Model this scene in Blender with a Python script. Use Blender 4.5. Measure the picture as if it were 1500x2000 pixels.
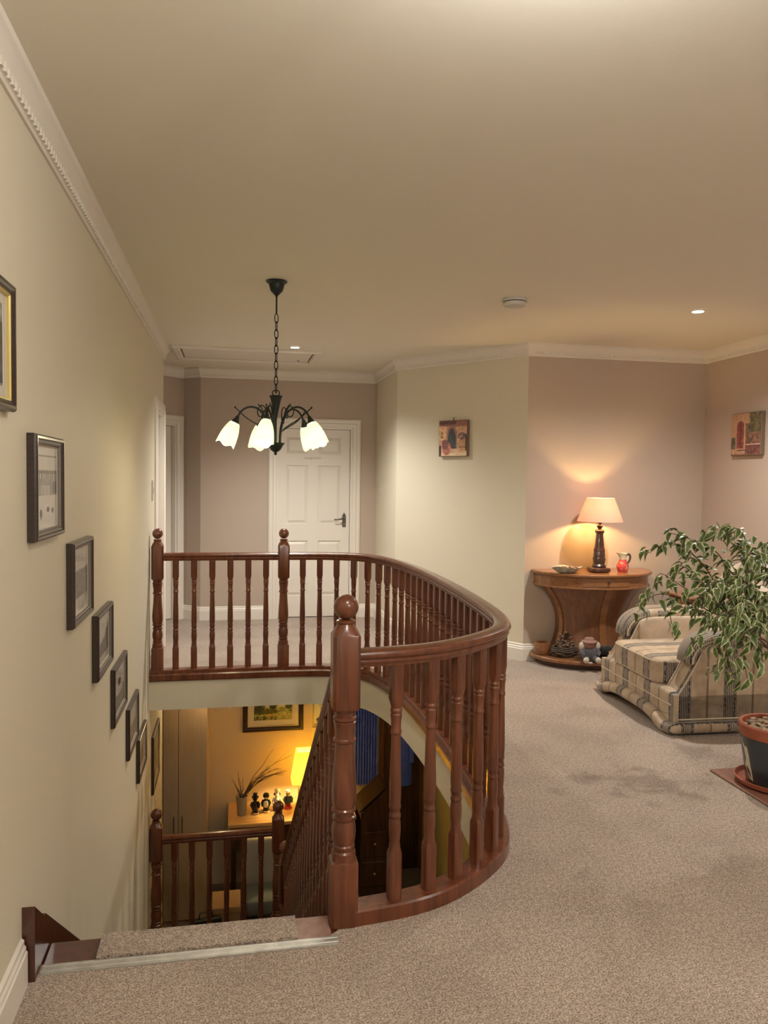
import bpy, math, random
import numpy as np
from mathutils import Vector, Matrix
from mathutils.geometry import tessellate_polygon

for _o in list(bpy.data.objects):
    bpy.data.objects.remove(_o, do_unlink=True)
SC = bpy.context.scene
COL = SC.collection
random.seed(7)
R = math.radians
PI = math.pi

# ------------------------------------------------------------------ camera
CX, CH = 0.59, 1.4679
F_PX, YAW, PITCH, ROLL = 1513.93, R(11.07), R(-2.429), R(0.728)
_F = Vector((math.sin(YAW)*math.cos(PITCH), math.cos(YAW)*math.cos(PITCH), math.sin(PITCH)))
_R0 = Vector((math.cos(YAW), -math.sin(YAW), 0)); _U0 = _R0.cross(_F)
_R = math.cos(ROLL)*_R0 + math.sin(ROLL)*_U0
_U = -math.sin(ROLL)*_R0 + math.cos(ROLL)*_U0
cam_data = bpy.data.cameras.new('camera')
cam_data.sensor_fit = 'HORIZONTAL'; cam_data.sensor_width = 36.0
cam_data.lens = 36.0*F_PX/1500.0
cam_data.clip_start = 0.05
cam = bpy.data.objects.new('camera', cam_data); COL.objects.link(cam)
cam.matrix_world = Matrix(((_R.x, _U.x, -_F.x, CX), (_R.y, _U.y, -_F.y, 0.0), (_R.z, _U.z, -_F.z, CH), (0, 0, 0, 1)))
SC.camera = cam

# ------------------------------------------------------------------ world, exposure
world = bpy.data.worlds.new('world'); SC.world = world
world.use_nodes = True
world.node_tree.nodes['Background'].inputs[0].default_value = (0.02, 0.025, 0.04, 1)
world.node_tree.nodes['Background'].inputs[1].default_value = 0.3
SC.view_settings.view_transform = 'Standard'
SC.view_settings.look = 'None'
SC.view_settings.exposure = 0.50
SC.view_settings.gamma = 1.0
SC.view_settings.use_curve_mapping = False
# lamp strengths (each lamp itself is made by its builder further down)
DOWNLIGHT_W = 46.0
CHANDELIER_W = 3.8
TABLE_LAMP_W = 11.0
HALL_LAMP_W = 22.0
NEAR_LAMP_RADIANCE = 250.0
FILL_GLOBE_RADIANCE = 100.0
PENDANT_W = 4.5
HALL_FILL_W = 5.0
COOL = (1.0, 0.965, 0.90)
WARM = (1.0, 0.80, 0.50)
AMBER = (1.0, 0.66, 0.25)

# ------------------------------------------------------------------ materials
def srgb(r, g, b):
    f = lambda c: (c/255/12.92) if c/255 <= .04045 else ((c/255+.055)/1.055)**2.4
    return (f(r), f(g), f(b))

def mat(name, col, rough=.6, metal=0., spec=.5, var=.0, vscale=8., bump=0., bscale=60., coat=0., stretch=(1, 1, 1), emit=None, estr=0., sheen=0.):
    m = bpy.data.materials.new(name); m.use_nodes = True
    nt = m.node_tree; p = nt.nodes['Principled BSDF']
    p.inputs['Base Color'].default_value = (*col, 1)
    p.inputs['Roughness'].default_value = rough
    p.inputs['Metallic'].default_value = metal
    p.inputs['Specular IOR Level'].default_value = spec
    p.inputs['Coat Weight'].default_value = coat
    p.inputs['Coat Roughness'].default_value = .12
    p.inputs['Sheen Weight'].default_value = sheen
    if emit:
        p.inputs['Emission Color'].default_value = (*emit, 1); p.inputs['Emission Strength'].default_value = estr
    if var or bump:
        tc = nt.nodes.new('ShaderNodeTexCoord'); mp = nt.nodes.new('ShaderNodeMapping')
        nt.links.new(tc.outputs['Object'], mp.inputs[0]); mp.inputs['Scale'].default_value = stretch
    if var:
        n = nt.nodes.new('ShaderNodeTexNoise'); n.inputs['Scale'].default_value = vscale; n.inputs['Detail'].default_value = 5
        nt.links.new(mp.outputs[0], n.inputs['Vector'])
        r = nt.nodes.new('ShaderNodeValToRGB')
        r.color_ramp.elements[0].position = .3; r.color_ramp.elements[1].position = .7
        r.color_ramp.elements[0].color = (*[c*(1-var) for c in col], 1); r.color_ramp.elements[1].color = (*[min(1, c*(1+var)) for c in col], 1)
        nt.links.new(n.outputs['Fac'], r.inputs[0]); nt.links.new(r.outputs[0], p.inputs['Base Color'])
    if bump:
        n2 = nt.nodes.new('ShaderNodeTexNoise'); n2.inputs['Scale'].default_value = bscale; n2.inputs['Detail'].default_value = 3
        nt.links.new(mp.outputs[0], n2.inputs['Vector'])
        b = nt.nodes.new('ShaderNodeBump'); b.inputs['Strength'].default_value = bump; b.inputs['Distance'].default_value = .01
        nt.links.new(n2.outputs['Fac'], b.inputs['Height']); nt.links.new(b.outputs[0], p.inputs['Normal'])
    return m

def wood(name, dark, light, rough=.28, scale=(14, 14, 1.6), coat=.5):
    m = bpy.data.materials.new(name); m.use_nodes = True
    nt = m.node_tree; p = nt.nodes['Principled BSDF']
    tc = nt.nodes.new('ShaderNodeTexCoord'); mp = nt.nodes.new('ShaderNodeMapping'); mp.inputs['Scale'].default_value = scale
    nt.links.new(tc.outputs['Object'], mp.inputs[0])
    n = nt.nodes.new('ShaderNodeTexNoise'); n.inputs['Scale'].default_value = 2.2; n.inputs['Detail'].default_value = 8; n.inputs['Distortion'].default_value = .6
    nt.links.new(mp.outputs[0], n.inputs['Vector'])
    r = nt.nodes.new('ShaderNodeValToRGB'); r.color_ramp.elements[0].position = .32; r.color_ramp.elements[1].position = .68
    r.color_ramp.elements[0].color = (*dark, 1); r.color_ramp.elements[1].color = (*light, 1)
    nt.links.new(n.outputs['Fac'], r.inputs[0]); nt.links.new(r.outputs[0], p.inputs['Base Color'])
    p.inputs['Roughness'].default_value = rough; p.inputs['Coat Weight'].default_value = coat; p.inputs['Coat Roughness'].default_value = .15
    b = nt.nodes.new('ShaderNodeBump'); b.inputs['Strength'].default_value = .08; b.inputs['Distance'].default_value = .004
    nt.links.new(n.outputs['Fac'], b.inputs['Height']); nt.links.new(b.outputs[0], p.inputs['Normal'])
    return m

def carpet_mat(name, dark, light, scale=260., blotch=.22, stains=()):
    m = bpy.data.materials.new(name); m.use_nodes = True
    nt = m.node_tree; p = nt.nodes['Principled BSDF']; L = nt.links
    tc = nt.nodes.new('ShaderNodeTexCoord')
    n = nt.nodes.new('ShaderNodeTexNoise'); n.inputs['Scale'].default_value = scale; n.inputs['Detail'].default_value = 3
    L.new(tc.outputs['Object'], n.inputs['Vector'])
    r = nt.nodes.new('ShaderNodeValToRGB'); r.color_ramp.elements[0].position = .36; r.color_ramp.elements[1].position = .62
    r.color_ramp.elements[0].color = (*dark, 1); r.color_ramp.elements[1].color = (*light, 1)
    L.new(n.outputs['Fac'], r.inputs[0])
    n2 = nt.nodes.new('ShaderNodeTexNoise'); n2.inputs['Scale'].default_value = 2.6; n2.inputs['Detail'].default_value = 4
    L.new(tc.outputs['Object'], n2.inputs['Vector'])
    r2 = nt.nodes.new('ShaderNodeValToRGB'); r2.color_ramp.elements[0].position = .38; r2.color_ramp.elements[1].position = .55
    k = 1-blotch
    r2.color_ramp.elements[0].color = (k, k*.985, k*.98, 1); r2.color_ramp.elements[1].color = (1, 1, 1, 1)
    L.new(n2.outputs['Fac'], r2.inputs[0])
    mx = nt.nodes.new('ShaderNodeMix'); mx.data_type = 'RGBA'; mx.blend_type = 'MULTIPLY'; mx.inputs['Factor'].default_value = 1
    L.new(r.outputs[0], mx.inputs['A']); L.new(r2.outputs[0], mx.inputs['B'])
    n3 = nt.nodes.new('ShaderNodeTexNoise'); n3.inputs['Scale'].default_value = 62; n3.inputs['Detail'].default_value = 2
    L.new(tc.outputs['Object'], n3.inputs['Vector'])
    r3 = nt.nodes.new('ShaderNodeValToRGB'); r3.color_ramp.elements[0].position = .35; r3.color_ramp.elements[1].position = .65
    r3.color_ramp.elements[0].color = (.80, .79, .785, 1); r3.color_ramp.elements[1].color = (1.12, 1.12, 1.12, 1)
    L.new(n3.outputs['Fac'], r3.inputs[0])
    m3 = nt.nodes.new('ShaderNodeMix'); m3.data_type = 'RGBA'; m3.blend_type = 'MULTIPLY'; m3.inputs['Factor'].default_value = 1
    L.new(mx.outputs['Result'], m3.inputs['A']); L.new(r3.outputs[0], m3.inputs['B']); col = m3.outputs['Result']
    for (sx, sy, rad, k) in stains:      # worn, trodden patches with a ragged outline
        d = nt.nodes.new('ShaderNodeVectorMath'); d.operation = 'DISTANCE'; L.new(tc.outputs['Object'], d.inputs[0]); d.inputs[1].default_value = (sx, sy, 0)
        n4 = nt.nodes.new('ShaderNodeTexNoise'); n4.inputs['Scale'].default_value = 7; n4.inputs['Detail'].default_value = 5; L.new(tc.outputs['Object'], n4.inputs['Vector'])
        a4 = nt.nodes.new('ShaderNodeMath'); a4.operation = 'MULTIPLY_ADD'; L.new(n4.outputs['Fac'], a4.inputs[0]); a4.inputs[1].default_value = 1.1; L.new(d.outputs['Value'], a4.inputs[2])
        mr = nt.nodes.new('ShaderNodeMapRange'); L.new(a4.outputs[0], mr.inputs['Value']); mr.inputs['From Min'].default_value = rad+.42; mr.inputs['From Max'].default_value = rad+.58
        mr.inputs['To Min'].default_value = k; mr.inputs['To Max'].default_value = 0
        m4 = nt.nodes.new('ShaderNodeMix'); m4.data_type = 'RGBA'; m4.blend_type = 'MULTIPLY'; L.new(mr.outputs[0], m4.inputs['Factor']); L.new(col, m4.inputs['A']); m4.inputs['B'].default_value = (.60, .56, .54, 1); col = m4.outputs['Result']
    L.new(col, p.inputs['Base Color'])
    p.inputs['Roughness'].default_value = .95; p.inputs['Specular IOR Level'].default_value = .1; p.inputs['Sheen Weight'].default_value = .25
    b = nt.nodes.new('ShaderNodeBump'); b.inputs['Strength'].default_value = .7; b.inputs['Distance'].default_value = .006
    L.new(n.outputs['Fac'], b.inputs['Height']); L.new(b.outputs[0], p.inputs['Normal'])
    return m

def print_mat(name, rough=.55):
    m = bpy.data.materials.new(name); m.use_nodes = True
    nt = m.node_tree; p = nt.nodes['Principled BSDF']
    a = nt.nodes.new('ShaderNodeAttribute'); a.attribute_name = 'ink'
    nt.links.new(a.outputs['Color'], p.inputs['Base Color']); p.inputs['Roughness'].default_value = rough
    return m

def glass_mat(name):
    m = bpy.data.materials.new(name); m.use_nodes = True
    nt = m.node_tree; nt.nodes.remove(nt.nodes['Principled BSDF'])
    o = nt.nodes['Material Output']; t = nt.nodes.new('ShaderNodeBsdfTransparent'); g = nt.nodes.new('ShaderNodeBsdfGlossy')
    g.inputs['Roughness'].default_value = .03
    f = nt.nodes.new('ShaderNodeLayerWeight'); f.inputs[0].default_value = .5
    w = nt.nodes.new('ShaderNodeMath'); w.operation = 'POWER'; w.inputs[1].default_value = 4.
    w2 = nt.nodes.new('ShaderNodeMath'); w2.operation = 'MULTIPLY_ADD'; w2.inputs[1].default_value = .30; w2.inputs[2].default_value = .03
    nt.links.new(f.outputs['Facing'], w.inputs[0]); nt.links.new(w.outputs[0], w2.inputs[0])
    mx = nt.nodes.new('ShaderNodeMixShader')
    nt.links.new(w2.outputs[0], mx.inputs[0]); nt.links.new(t.outputs[0], mx.inputs[1]); nt.links.new(g.outputs[0], mx.inputs[2]); nt.links.new(mx.outputs[0], o.inputs[0])
    return m

def frosted_mat(name):
    m = bpy.data.materials.new(name); m.use_nodes = True
    nt = m.node_tree; p = nt.nodes['Principled BSDF']; o = nt.nodes['Material Output']
    p.inputs['Base Color'].default_value = (.62, .52, .40, 1); p.inputs['Roughness'].default_value = .25
    t = nt.nodes.new('ShaderNodeBsdfTransparent'); t.inputs[0].default_value = (.95, .92, .86, 1)
    mx = nt.nodes.new('ShaderNodeMixShader'); mx.inputs[0].default_value = .16
    nt.links.new(t.outputs[0], mx.inputs[1]); nt.links.new(p.outputs[0], mx.inputs[2]); nt.links.new(mx.outputs[0], o.inputs[0])
    return m

def shade_mat(name, col, emit, estr, trans=.6):
    m = bpy.data.materials.new(name); m.use_nodes = True
    nt = m.node_tree; p = nt.nodes['Principled BSDF']; o = nt.nodes['Material Output']
    p.inputs['Base Color'].default_value = (*col, 1); p.inputs['Roughness'].default_value = .7
    p.inputs['Emission Color'].default_value = (*emit, 1); p.inputs['Emission Strength'].default_value = estr
    t = nt.nodes.new('ShaderNodeBsdfTranslucent'); t.inputs[0].default_value = (*col, 1)
    mx = nt.nodes.new('ShaderNodeMixShader'); mx.inputs[0].default_value = trans
    a = nt.nodes.new('ShaderNodeAddShader'); e = nt.nodes.new('ShaderNodeEmission')
    p.inputs['Emission Strength'].default_value = 0
    e.inputs[0].default_value = (*emit, 1); e.inputs[1].default_value = estr
    nt.links.new(p.outputs[0], mx.inputs[1]); nt.links.new(t.outputs[0], mx.inputs[2])
    nt.links.new(mx.outputs[0], a.inputs[0]); nt.links.new(e.outputs[0], a.inputs[1]); nt.links.new(a.outputs[0], o.inputs[0])
    return m

def fabric_mat(name='striped_fabric', allband=False):
    m = bpy.data.materials.new(name); m.use_nodes = True
    nt = m.node_tree; p = nt.nodes['Principled BSDF']; L = nt.links; N = nt.nodes.new
    tc = N('ShaderNodeTexCoord')
    sp = N('ShaderNodeSeparateXYZ'); L.new(tc.outputs['Object'], sp.inputs[0])
    sn = N('ShaderNodeSeparateXYZ'); L.new(tc.outputs['Normal'], sn.inputs[0])
    def M(op, a, b=None, c=None):
        n = N('ShaderNodeMath'); n.operation = op
        for i, v in enumerate((a, b, c)):
            if v is None: continue
            if isinstance(v, (int, float)): n.inputs[i].default_value = v
            else: L.new(v, n.inputs[i])
        return n.outputs[0]
    side = M('GREATER_THAN', M('ABSOLUTE', sn.outputs[0]), .72)
    s = M('ADD', M('MULTIPLY', sp.outputs[1], side), M('MULTIPLY', sp.outputs[0], M('SUBTRACT', 1, side)))
    q = M('FRACT', M('DIVIDE', M('ADD', s, 10.03), .29))           # one repeat of the stripe
    band = M('MULTIPLY', M('GREATER_THAN', q, -1 if allband else .10), M('LESS_THAN', q, 2 if allband else .38))
    fine = M('FRACT', M('MULTIPLY', q, 26.))
    nz = N('ShaderNodeTexNoise'); nz.inputs['Scale'].default_value = 55; L.new(tc.outputs['Object'], nz.inputs['Vector'])
    brk = M('GREATER_THAN', nz.outputs['Fac'], .47)
    edge = M('MAXIMUM', M('MULTIPLY', M('GREATER_THAN', q, .12), M('LESS_THAN', q, .16)), M('MULTIPLY', M('GREATER_THAN', q, .32), M('LESS_THAN', q, .36)))
    lines = M('MULTIPLY', band, M('MAXIMUM', M('MULTIPLY', M('GREATER_THAN', fine, .60), 1.0), M('MULTIPLY', edge, brk)))
    line = M('MULTIPLY', M('GREATER_THAN', q, .715), M('LESS_THAN', q, .76))
    base = N('ShaderNodeValToRGB'); base.color_ramp.elements[0].color = (.40, .30, .205, 1); base.color_ramp.elements[1].color = (.53, .415, .30, 1)
    base.color_ramp.elements[0].position = .35; base.color_ramp.elements[1].position = .65
    nb = N('ShaderNodeTexNoise'); nb.inputs['Scale'].default_value = 14; L.new(tc.outputs['Object'], nb.inputs['Vector']); L.new(nb.outputs['Fac'], base.inputs[0])
    def mix(a, fac, col, k):
        x = N('ShaderNodeMix'); x.data_type = 'RGBA'; L.new(a, x.inputs['A']); x.inputs['B'].default_value = (*col, 1)
        L.new(M('MULTIPLY', fac, k), x.inputs['Factor']); return x.outputs['Result']
    c = mix(base.outputs[0], band, (.36, .30, .235), .75)
    c = mix(c, lines, (.022, .022, .034), .95)
    c = mix(c, line, (.16, .10, .065), .75)
    L.new(c, p.inputs['Base Color']); p.inputs['Roughness'].default_value = .85; p.inputs['Sheen Weight'].default_value = .2
    b = N('ShaderNodeBump'); b.inputs['Strength'].default_value = .25; b.inputs['Distance'].default_value = .006
    nw = N('ShaderNodeTexNoise'); nw.inputs['Scale'].default_value = 9; L.new(tc.outputs['Object'], nw.inputs['Vector'])
    L.new(nw.outputs['Fac'], b.inputs['Height']); L.new(b.outputs[0], p.inputs['Normal'])
    return m

def leaf_mat():
    m = bpy.data.materials.new('variegated_leaf'); m.use_nodes = True
    nt = m.node_tree; p = nt.nodes['Principled BSDF']; L = nt.links
    a = nt.nodes.new('ShaderNodeAttribute'); a.attribute_name = 'rim'
    tc = nt.nodes.new('ShaderNodeTexCoord')
    n = nt.nodes.new('ShaderNodeTexNoise'); n.inputs['Scale'].default_value = 60; L.new(tc.outputs['Object'], n.inputs['Vector'])
    ad = nt.nodes.new('ShaderNodeMath'); ad.operation = 'MULTIPLY_ADD'; L.new(n.outputs['Fac'], ad.inputs[0]); ad.inputs[1].default_value = .75
    L.new(a.outputs['Fac'], ad.inputs[2])
    r = nt.nodes.new('ShaderNodeValToRGB')
    r.color_ramp.elements[0].position = .80; r.color_ramp.elements[0].color = (.15, .20, .062, 1)
    r.color_ramp.elements[1].position = 1.0; r.color_ramp.elements[1].color = (.62, .62, .38, 1)
    e = r.color_ramp.elements.new(.5); e.color = (.075, .118, .030, 1)
    L.new(ad.outputs[0], r.inputs[0]); L.new(r.outputs[0], p.inputs['Base Color'])
    p.inputs['Roughness'].default_value = .4
    return m

M = {}
M['cream'] = mat('cream_wall_paint', (.69, .63, .495), .62, bump=.04, bscale=120)
M['pink'] = mat('dusky_wall_paint', (.50, .405, .33), .7, bump=.04, bscale=120)
M['ceil'] = mat('ceiling_paint', (.80, .75, .64), .75, bump=.03, bscale=90)
M['white'] = mat('white_gloss_paint', (.80, .745, .67), .32)
M['crown'] = mat('cornice_paint', (.76, .70, .62), .6, bump=.1, bscale=160)
M['mahog'] = wood('mahogany_varnish', (.085, .022, .009), (.185, .055, .022))
M['mahog_dark'] = wood('mahogany_stringer', (.05, .012, .007), (.09, .024, .013))
M['bare'] = wood('pale_stair_wood', (.27, .15, .12), (.36, .21, .17), .5, coat=0)
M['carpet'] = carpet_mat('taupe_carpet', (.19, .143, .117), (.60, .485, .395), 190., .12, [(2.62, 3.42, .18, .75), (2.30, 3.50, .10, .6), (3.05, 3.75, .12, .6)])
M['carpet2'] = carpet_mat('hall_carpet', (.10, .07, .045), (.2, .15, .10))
M['alu'] = mat('ridged_aluminium', (.47, .46, .43), .45, metal=.6, var=.15, vscale=25, bump=.1, bscale=80)
M['steel'] = mat('steel', (.5, .5, .5), .3, metal=1)
M['iron'] = mat('black_iron', (.018, .024, .024), .45, metal=.3)
M['pewter'] = mat('pewter', (.16, .15, .13), .35, metal=.9)
M['frame'] = mat('dark_frame_wood', (.035, .022, .018), .3, coat=.3, var=.25, vscale=20, stretch=(1, 1, 6))
M['taupe'] = mat('grey_brown_slip', (.22, .19, .16), .45)
M['gold'] = mat('gilt_slip', (.75, .62, .25), .35, metal=.6)
M['matboard'] = mat('mount_board', (.62, .57, .48), .8)
M['print'] = print_mat('printed_picture')
M['glass'] = glass_mat('picture_glass')
M['canvas'] = mat('canvas_edge', (.20, .13, .09), .8)
M['oak'] = wood('golden_oak', (.20, .078, .028), (.31, .135, .052), .35, (3, 14, 14))
M['oakp'] = wood('shaded_pedestal_oak', (.135, .05, .02), (.20, .082, .034), .4, (12, 12, 1.5))  # the pedestal's shade is put into this darker copy of the oak
M['walnut'] = wood('dark_turned_wood', (.03, .012, .008), (.075, .03, .018), .35)
M['lampshade'] = shade_mat('pink_lampshade', (.62, .40, .33), (1.0, .50, .33), .16, .35)
M['hallshade'] = shade_mat('yellow_lampshade', (.80, .66, .20), (1.0, .66, .05), .55, .5)
M['opal'] = shade_mat('opal_glass', (.62, .66, .42), (1.0, .97, .62), .34, .45)
M['bulb'] = mat('lit_bulb', (1, 1, 1), emit=(1, .95, .82), estr=14)
M['lens'] = mat('lit_lens', (1, 1, 1), emit=(1, .95, .88), estr=22)
M['plastic'] = mat('white_plastic', (.62, .58, .52), .4)
M['grey'] = mat('dark_grey_slot', (.1, .09, .08), .5)
M['fabric'] = fabric_mat()
M['fabricband'] = fabric_mat('striped_band_fabric', True)
M['piping'] = mat('cream_piping', (.62, .53, .40), .8)
M['plainfab'] = mat('cream_damask', (.58, .46, .35), .85, var=.14, vscale=9, bump=.3, bscale=14, sheen=.2)
M['blueprint'] = mat('blue_white_throw', (.30, .34, .42), .9, var=.7, vscale=24)
M['leaf'] = leaf_mat()
M['twig'] = mat('brown_twig', (.12, .07, .04), .8)
M['navy'] = mat('dark_glazed_pot', (.03, .04, .05), .35, coat=.3)
M['terra'] = mat('terracotta', (.33, .09, .045), .6, var=.15)
M['bone'] = mat('pale_glaze', (.62, .57, .44), .5)
M['bark'] = mat('bark_chips', (.30, .21, .13), .9, var=.6, vscale=40)
M['matwood'] = wood('reddish_board', (.20, .085, .055), (.30, .14, .09), .55)
M['plate'] = frosted_mat('frosted_glass_plate')
M['dish'] = mat('grey_ceramic', (.36, .34, .29), .35, var=.3, vscale=30)
M['pebble'] = mat('brown_pebbles', (.19, .12, .08), .6, var=.5, vscale=60)
M['jug_red'] = mat('painted_jug', (.55, .10, .07), .25, var=.2, vscale=26)
_r = [n for n in M['jug_red'].node_tree.nodes if n.type == 'VALTORGB'][0].color_ramp
_r.elements[0].color = (.13, .10, .35, 1); _r.elements[1].color = (.70, .52, .42, 1)
for _p, _c in ((.42, (.55, .05, .06, 1)), (.56, (.62, .10, .07, 1))): _r.elements.new(_p).color = _c
M['jug_white'] = mat('jug_cream', (.66, .64, .45), .3)
M['jug_black'] = mat('jug_black', (.05, .05, .045), .3)
M['denim'] = mat('grey_plush', (.10, .095, .11), .95, bump=.5, bscale=120, sheen=.4)
M['plush_pink'] = mat('dusty_pink_plush', (.36, .2, .16), .95, bump=.5, bscale=120)
M['plush_white'] = mat('cream_plush', (.62, .55, .46), .95, bump=.4, bscale=120)
M['plush_black'] = mat('black_plush', (.014, .013, .013), .95, bump=.5, bscale=120, sheen=.2)
M['basket'] = mat('dark_wicker', (.075, .05, .035), .85, var=.5, vscale=30)
M['pod'] = mat('dried_pods', (.15, .09, .06), .8, var=.5, vscale=30)
M['hallwall'] = mat('hall_wall_paint', (.62, .50, .34), .7)
M['olive'] = mat('hall_side_wall', (.42, .38, .18), .7)
M['cupb'] = mat('hall_cupboard', (.52, .38, .24), .45, var=.05, stretch=(6, 6, .6))
M['hallceil'] = mat('hall_ceiling', (.6, .55, .45), .8)
M['darkwood'] = wood('dark_hall_wood', (.045, .017, .008), (.09, .036, .016), .4)
M['darkmatte'] = mat('dark_matte_wood', (.022, .012, .007), .8, spec=.2)
M['butcher'] = wood('honey_table_top', (.55, .30, .11), (.78, .50, .22), .35, (2, 16, 16))
M['blue'] = mat('blue_cloth', (.10, .17, .70), .9, var=.15, vscale=10)
M['figblack'] = mat('figurine_black', (.012, .011, .011), .35)
M['figwhite'] = mat('figurine_white', (.75, .7, .58), .35)
M['figred'] = mat('figurine_red', (.5, .02, .02), .35)
M['figskin'] = mat('figurine_tan', (.35, .2, .11), .4)
M['fignavy'] = mat('figurine_teal', (.03, .05, .06), .35)
M['potgrey'] = mat('grey_planter', (.34, .31, .25), .6)
M['palegrey'] = mat('pale_upholstery', (.40, .38, .34), .9)
M['slate'] = mat('slate_upholstery', (.14, .16, .17), .9)
M['card'] = mat('tan_box', (.36, .22, .11), .8)
M['blackbag'] = mat('black_leather', (.012, .016, .014), .4)
M['paper'] = mat('certificate_paper', (.75, .72, .6), .8)
M['tinsel'] = mat('sparkling_wire', (.5, .42, .25), .3, metal=.8)

# ------------------------------------------------------------------ mesh helpers
class MB:
    def __init__(s): s.v = []; s.f = []; s.m = []
    def add(s, vs, fs, mi=0):
        o = len(s.v); s.v += [tuple(x) for x in vs]; s.f += [tuple(i+o for i in f) for f in fs]; s.m += [mi]*len(fs); return s
    def box(s, x0, x1, y0, y1, z0, z1, mi=0, rz=0, piv=None):
        vs = [(x, y, z) for z in (z0, z1) for y in (y0, y1) for x in (x0, x1)]
        if rz:
            c, t = math.cos(rz), math.sin(rz); px, py = piv or ((x0+x1)/2, (y0+y1)/2)
            vs = [(px+(x-px)*c-(y-py)*t, py+(x-px)*t+(y-py)*c, z) for x, y, z in vs]
        return s.add(vs, [(0, 2, 3, 1), (4, 5, 7, 6), (0, 1, 5, 4), (2, 6, 7, 3), (0, 4, 6, 2), (1, 3, 7, 5)], mi)
    def bbox(s, x0, x1, y0, y1, z0, z1, b, mi=0):          # box with chamfered edges
        vs = []; 
        for z, i in ((z0, b), (z0+b, 0), (z1-b, 0), (z1, b)):
            X0, X1, Y0, Y1 = x0+i, x1-i, y0+i, y1-i
            if i: vs += [(X0, Y0, z), (X0, Y0, z), (X1, Y0, z), (X1, Y0, z), (X1, Y1, z), (X1, Y1, z), (X0, Y1, z), (X0, Y1, z)]
            else: vs += [(X0, Y0+b, z), (X0+b, Y0, z), (X1-b, Y0, z), (X1, Y0+b, z), (X1, Y1-b, z), (X1-b, Y1, z), (X0+b, Y1, z), (X0, Y1-b, z)]
        fs = [tuple(reversed(range(8))), tuple(range(24, 32))]
        for r in range(3):
            for k in range(8): fs.append((r*8+k, r*8+(k+1) % 8, r*8+8+(k+1) % 8, r*8+8+k))
        return s.add(vs, fs, mi)
    def rings(s, rings, cap=True, mi=0, closed=True):
        n = len(rings[0]); o = []; fs = []
        for r in rings: o += list(r)
        for i in range(len(rings)-1):
            for k in range(n if closed else n-1):
                fs.append((i*n+k, i*n+(k+1) % n, (i+1)*n+(k+1) % n, (i+1)*n+k))
        if cap and closed: fs.append(tuple(reversed(range(n)))); fs.append(tuple(range((len(rings)-1)*n, len(rings)*n)))
        return s.add(o, fs, mi)
    def lathe(s, prof, n=20, c=(0, 0, 0), mi=0, cap=True, ell=(1, 1)):
        return s.rings([[(c[0]+r*ell[0]*math.cos(2*PI*k/n), c[1]+r*ell[1]*math.sin(2*PI*k/n), c[2]+z) for k in range(n)] for r, z in prof], cap, mi)
    def turned(s, prof, n=20, c=(0, 0, 0), mi=0):
        # profile rows (half_width, z, squareness 0 round .. 1 square)
        rs = []
        for w, z, q in prof:
            ring = []
            for k in range(n):
                a = 2*PI*(k+.5)/n; ca, sa = math.cos(a), math.sin(a)
                k1 = 1/max(abs(ca), abs(sa)); f = 1+(k1-1)*q
                ring.append((c[0]+w*f*ca, c[1]+w*f*sa, c[2]+z))
            rs.append(ring)
        return s.rings(rs, True, mi)
    def tube(s, pts, r, n=8, mi=0, cap=True):
        pts = [Vector(p) for p in pts]; rs = []; N = len(pts); up = None
        for i, p in enumerate(pts):
            t = (pts[min(i+1, N-1)]-pts[max(i-1, 0)]).normalized()
            if up is None: up = Vector((0, 0, 1)) if abs(t.z) < .9 else Vector((1, 0, 0))
            x = t.cross(up).normalized(); y = x.cross(t).normalized(); up = y
            rr = r[i] if isinstance(r, (list, tuple)) else r
            rs.append([p+x*rr*math.cos(2*PI*k/n)+y*rr*math.sin(2*PI*k/n) for k in range(n)])
        return s.rings(rs, cap, mi)
    def sweep(s, prof, path, mi=0, closed_path=False):
        # prof (lateral to the right of travel, up); mitred at every corner
        P = [Vector(p) for p in path]; N = len(P); rs = []
        for i, p in enumerate(P):
            def d(a, b):
                q = Vector((b.x-a.x, b.y-a.y, 0)); return q.normalized()
            if closed_path: t1, t2 = d(P[i-1], p), d(p, P[(i+1) % N])
            else: t1 = d(P[max(i-1, 0)], P[max(i, 1)]); t2 = d(P[min(i, N-2)], P[min(i+1, N-1)])
            n1, n2 = Vector((t1.y, -t1.x, 0)), Vector((t2.y, -t2.x, 0))
            nn = (n1+n2).normalized(); k = 1/max(.3, nn.dot(n1))
            rs.append([p+nn*k*a+Vector((0, 0, b)) for a, b in prof])
        if closed_path: rs.append(rs[0])
        return s.rings(rs, not closed_path, mi)
    def prism(s, poly, z0, z1, mi=0):
        n = len(poly)
        vs = [(x, y, z0) for x, y in poly]+[(x, y, z1) for x, y in poly]
        tri = tessellate_polygon([[Vector((x, y, 0)) for x, y in poly]])
        fs = [tuple(reversed(t)) for t in tri]+[tuple(i+n for i in t) for t in tri]
        fs += [(k, (k+1) % n, n+(k+1) % n, n+k) for k in range(n)]
        return s.add(vs, fs, mi)
    def extrude(s, poly, axis, a0, a1, mi=0):
        # poly in the plane normal to axis: 'x' -> (y,z), 'y' -> (x,z)
        t = MB().prism(poly, a0, a1)
        vs = [(z, x, y) for x, y, z in t.v] if axis == 'x' else [(x, z, y) for x, y, z in t.v]
        return s.add(vs, t.f, mi)
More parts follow.
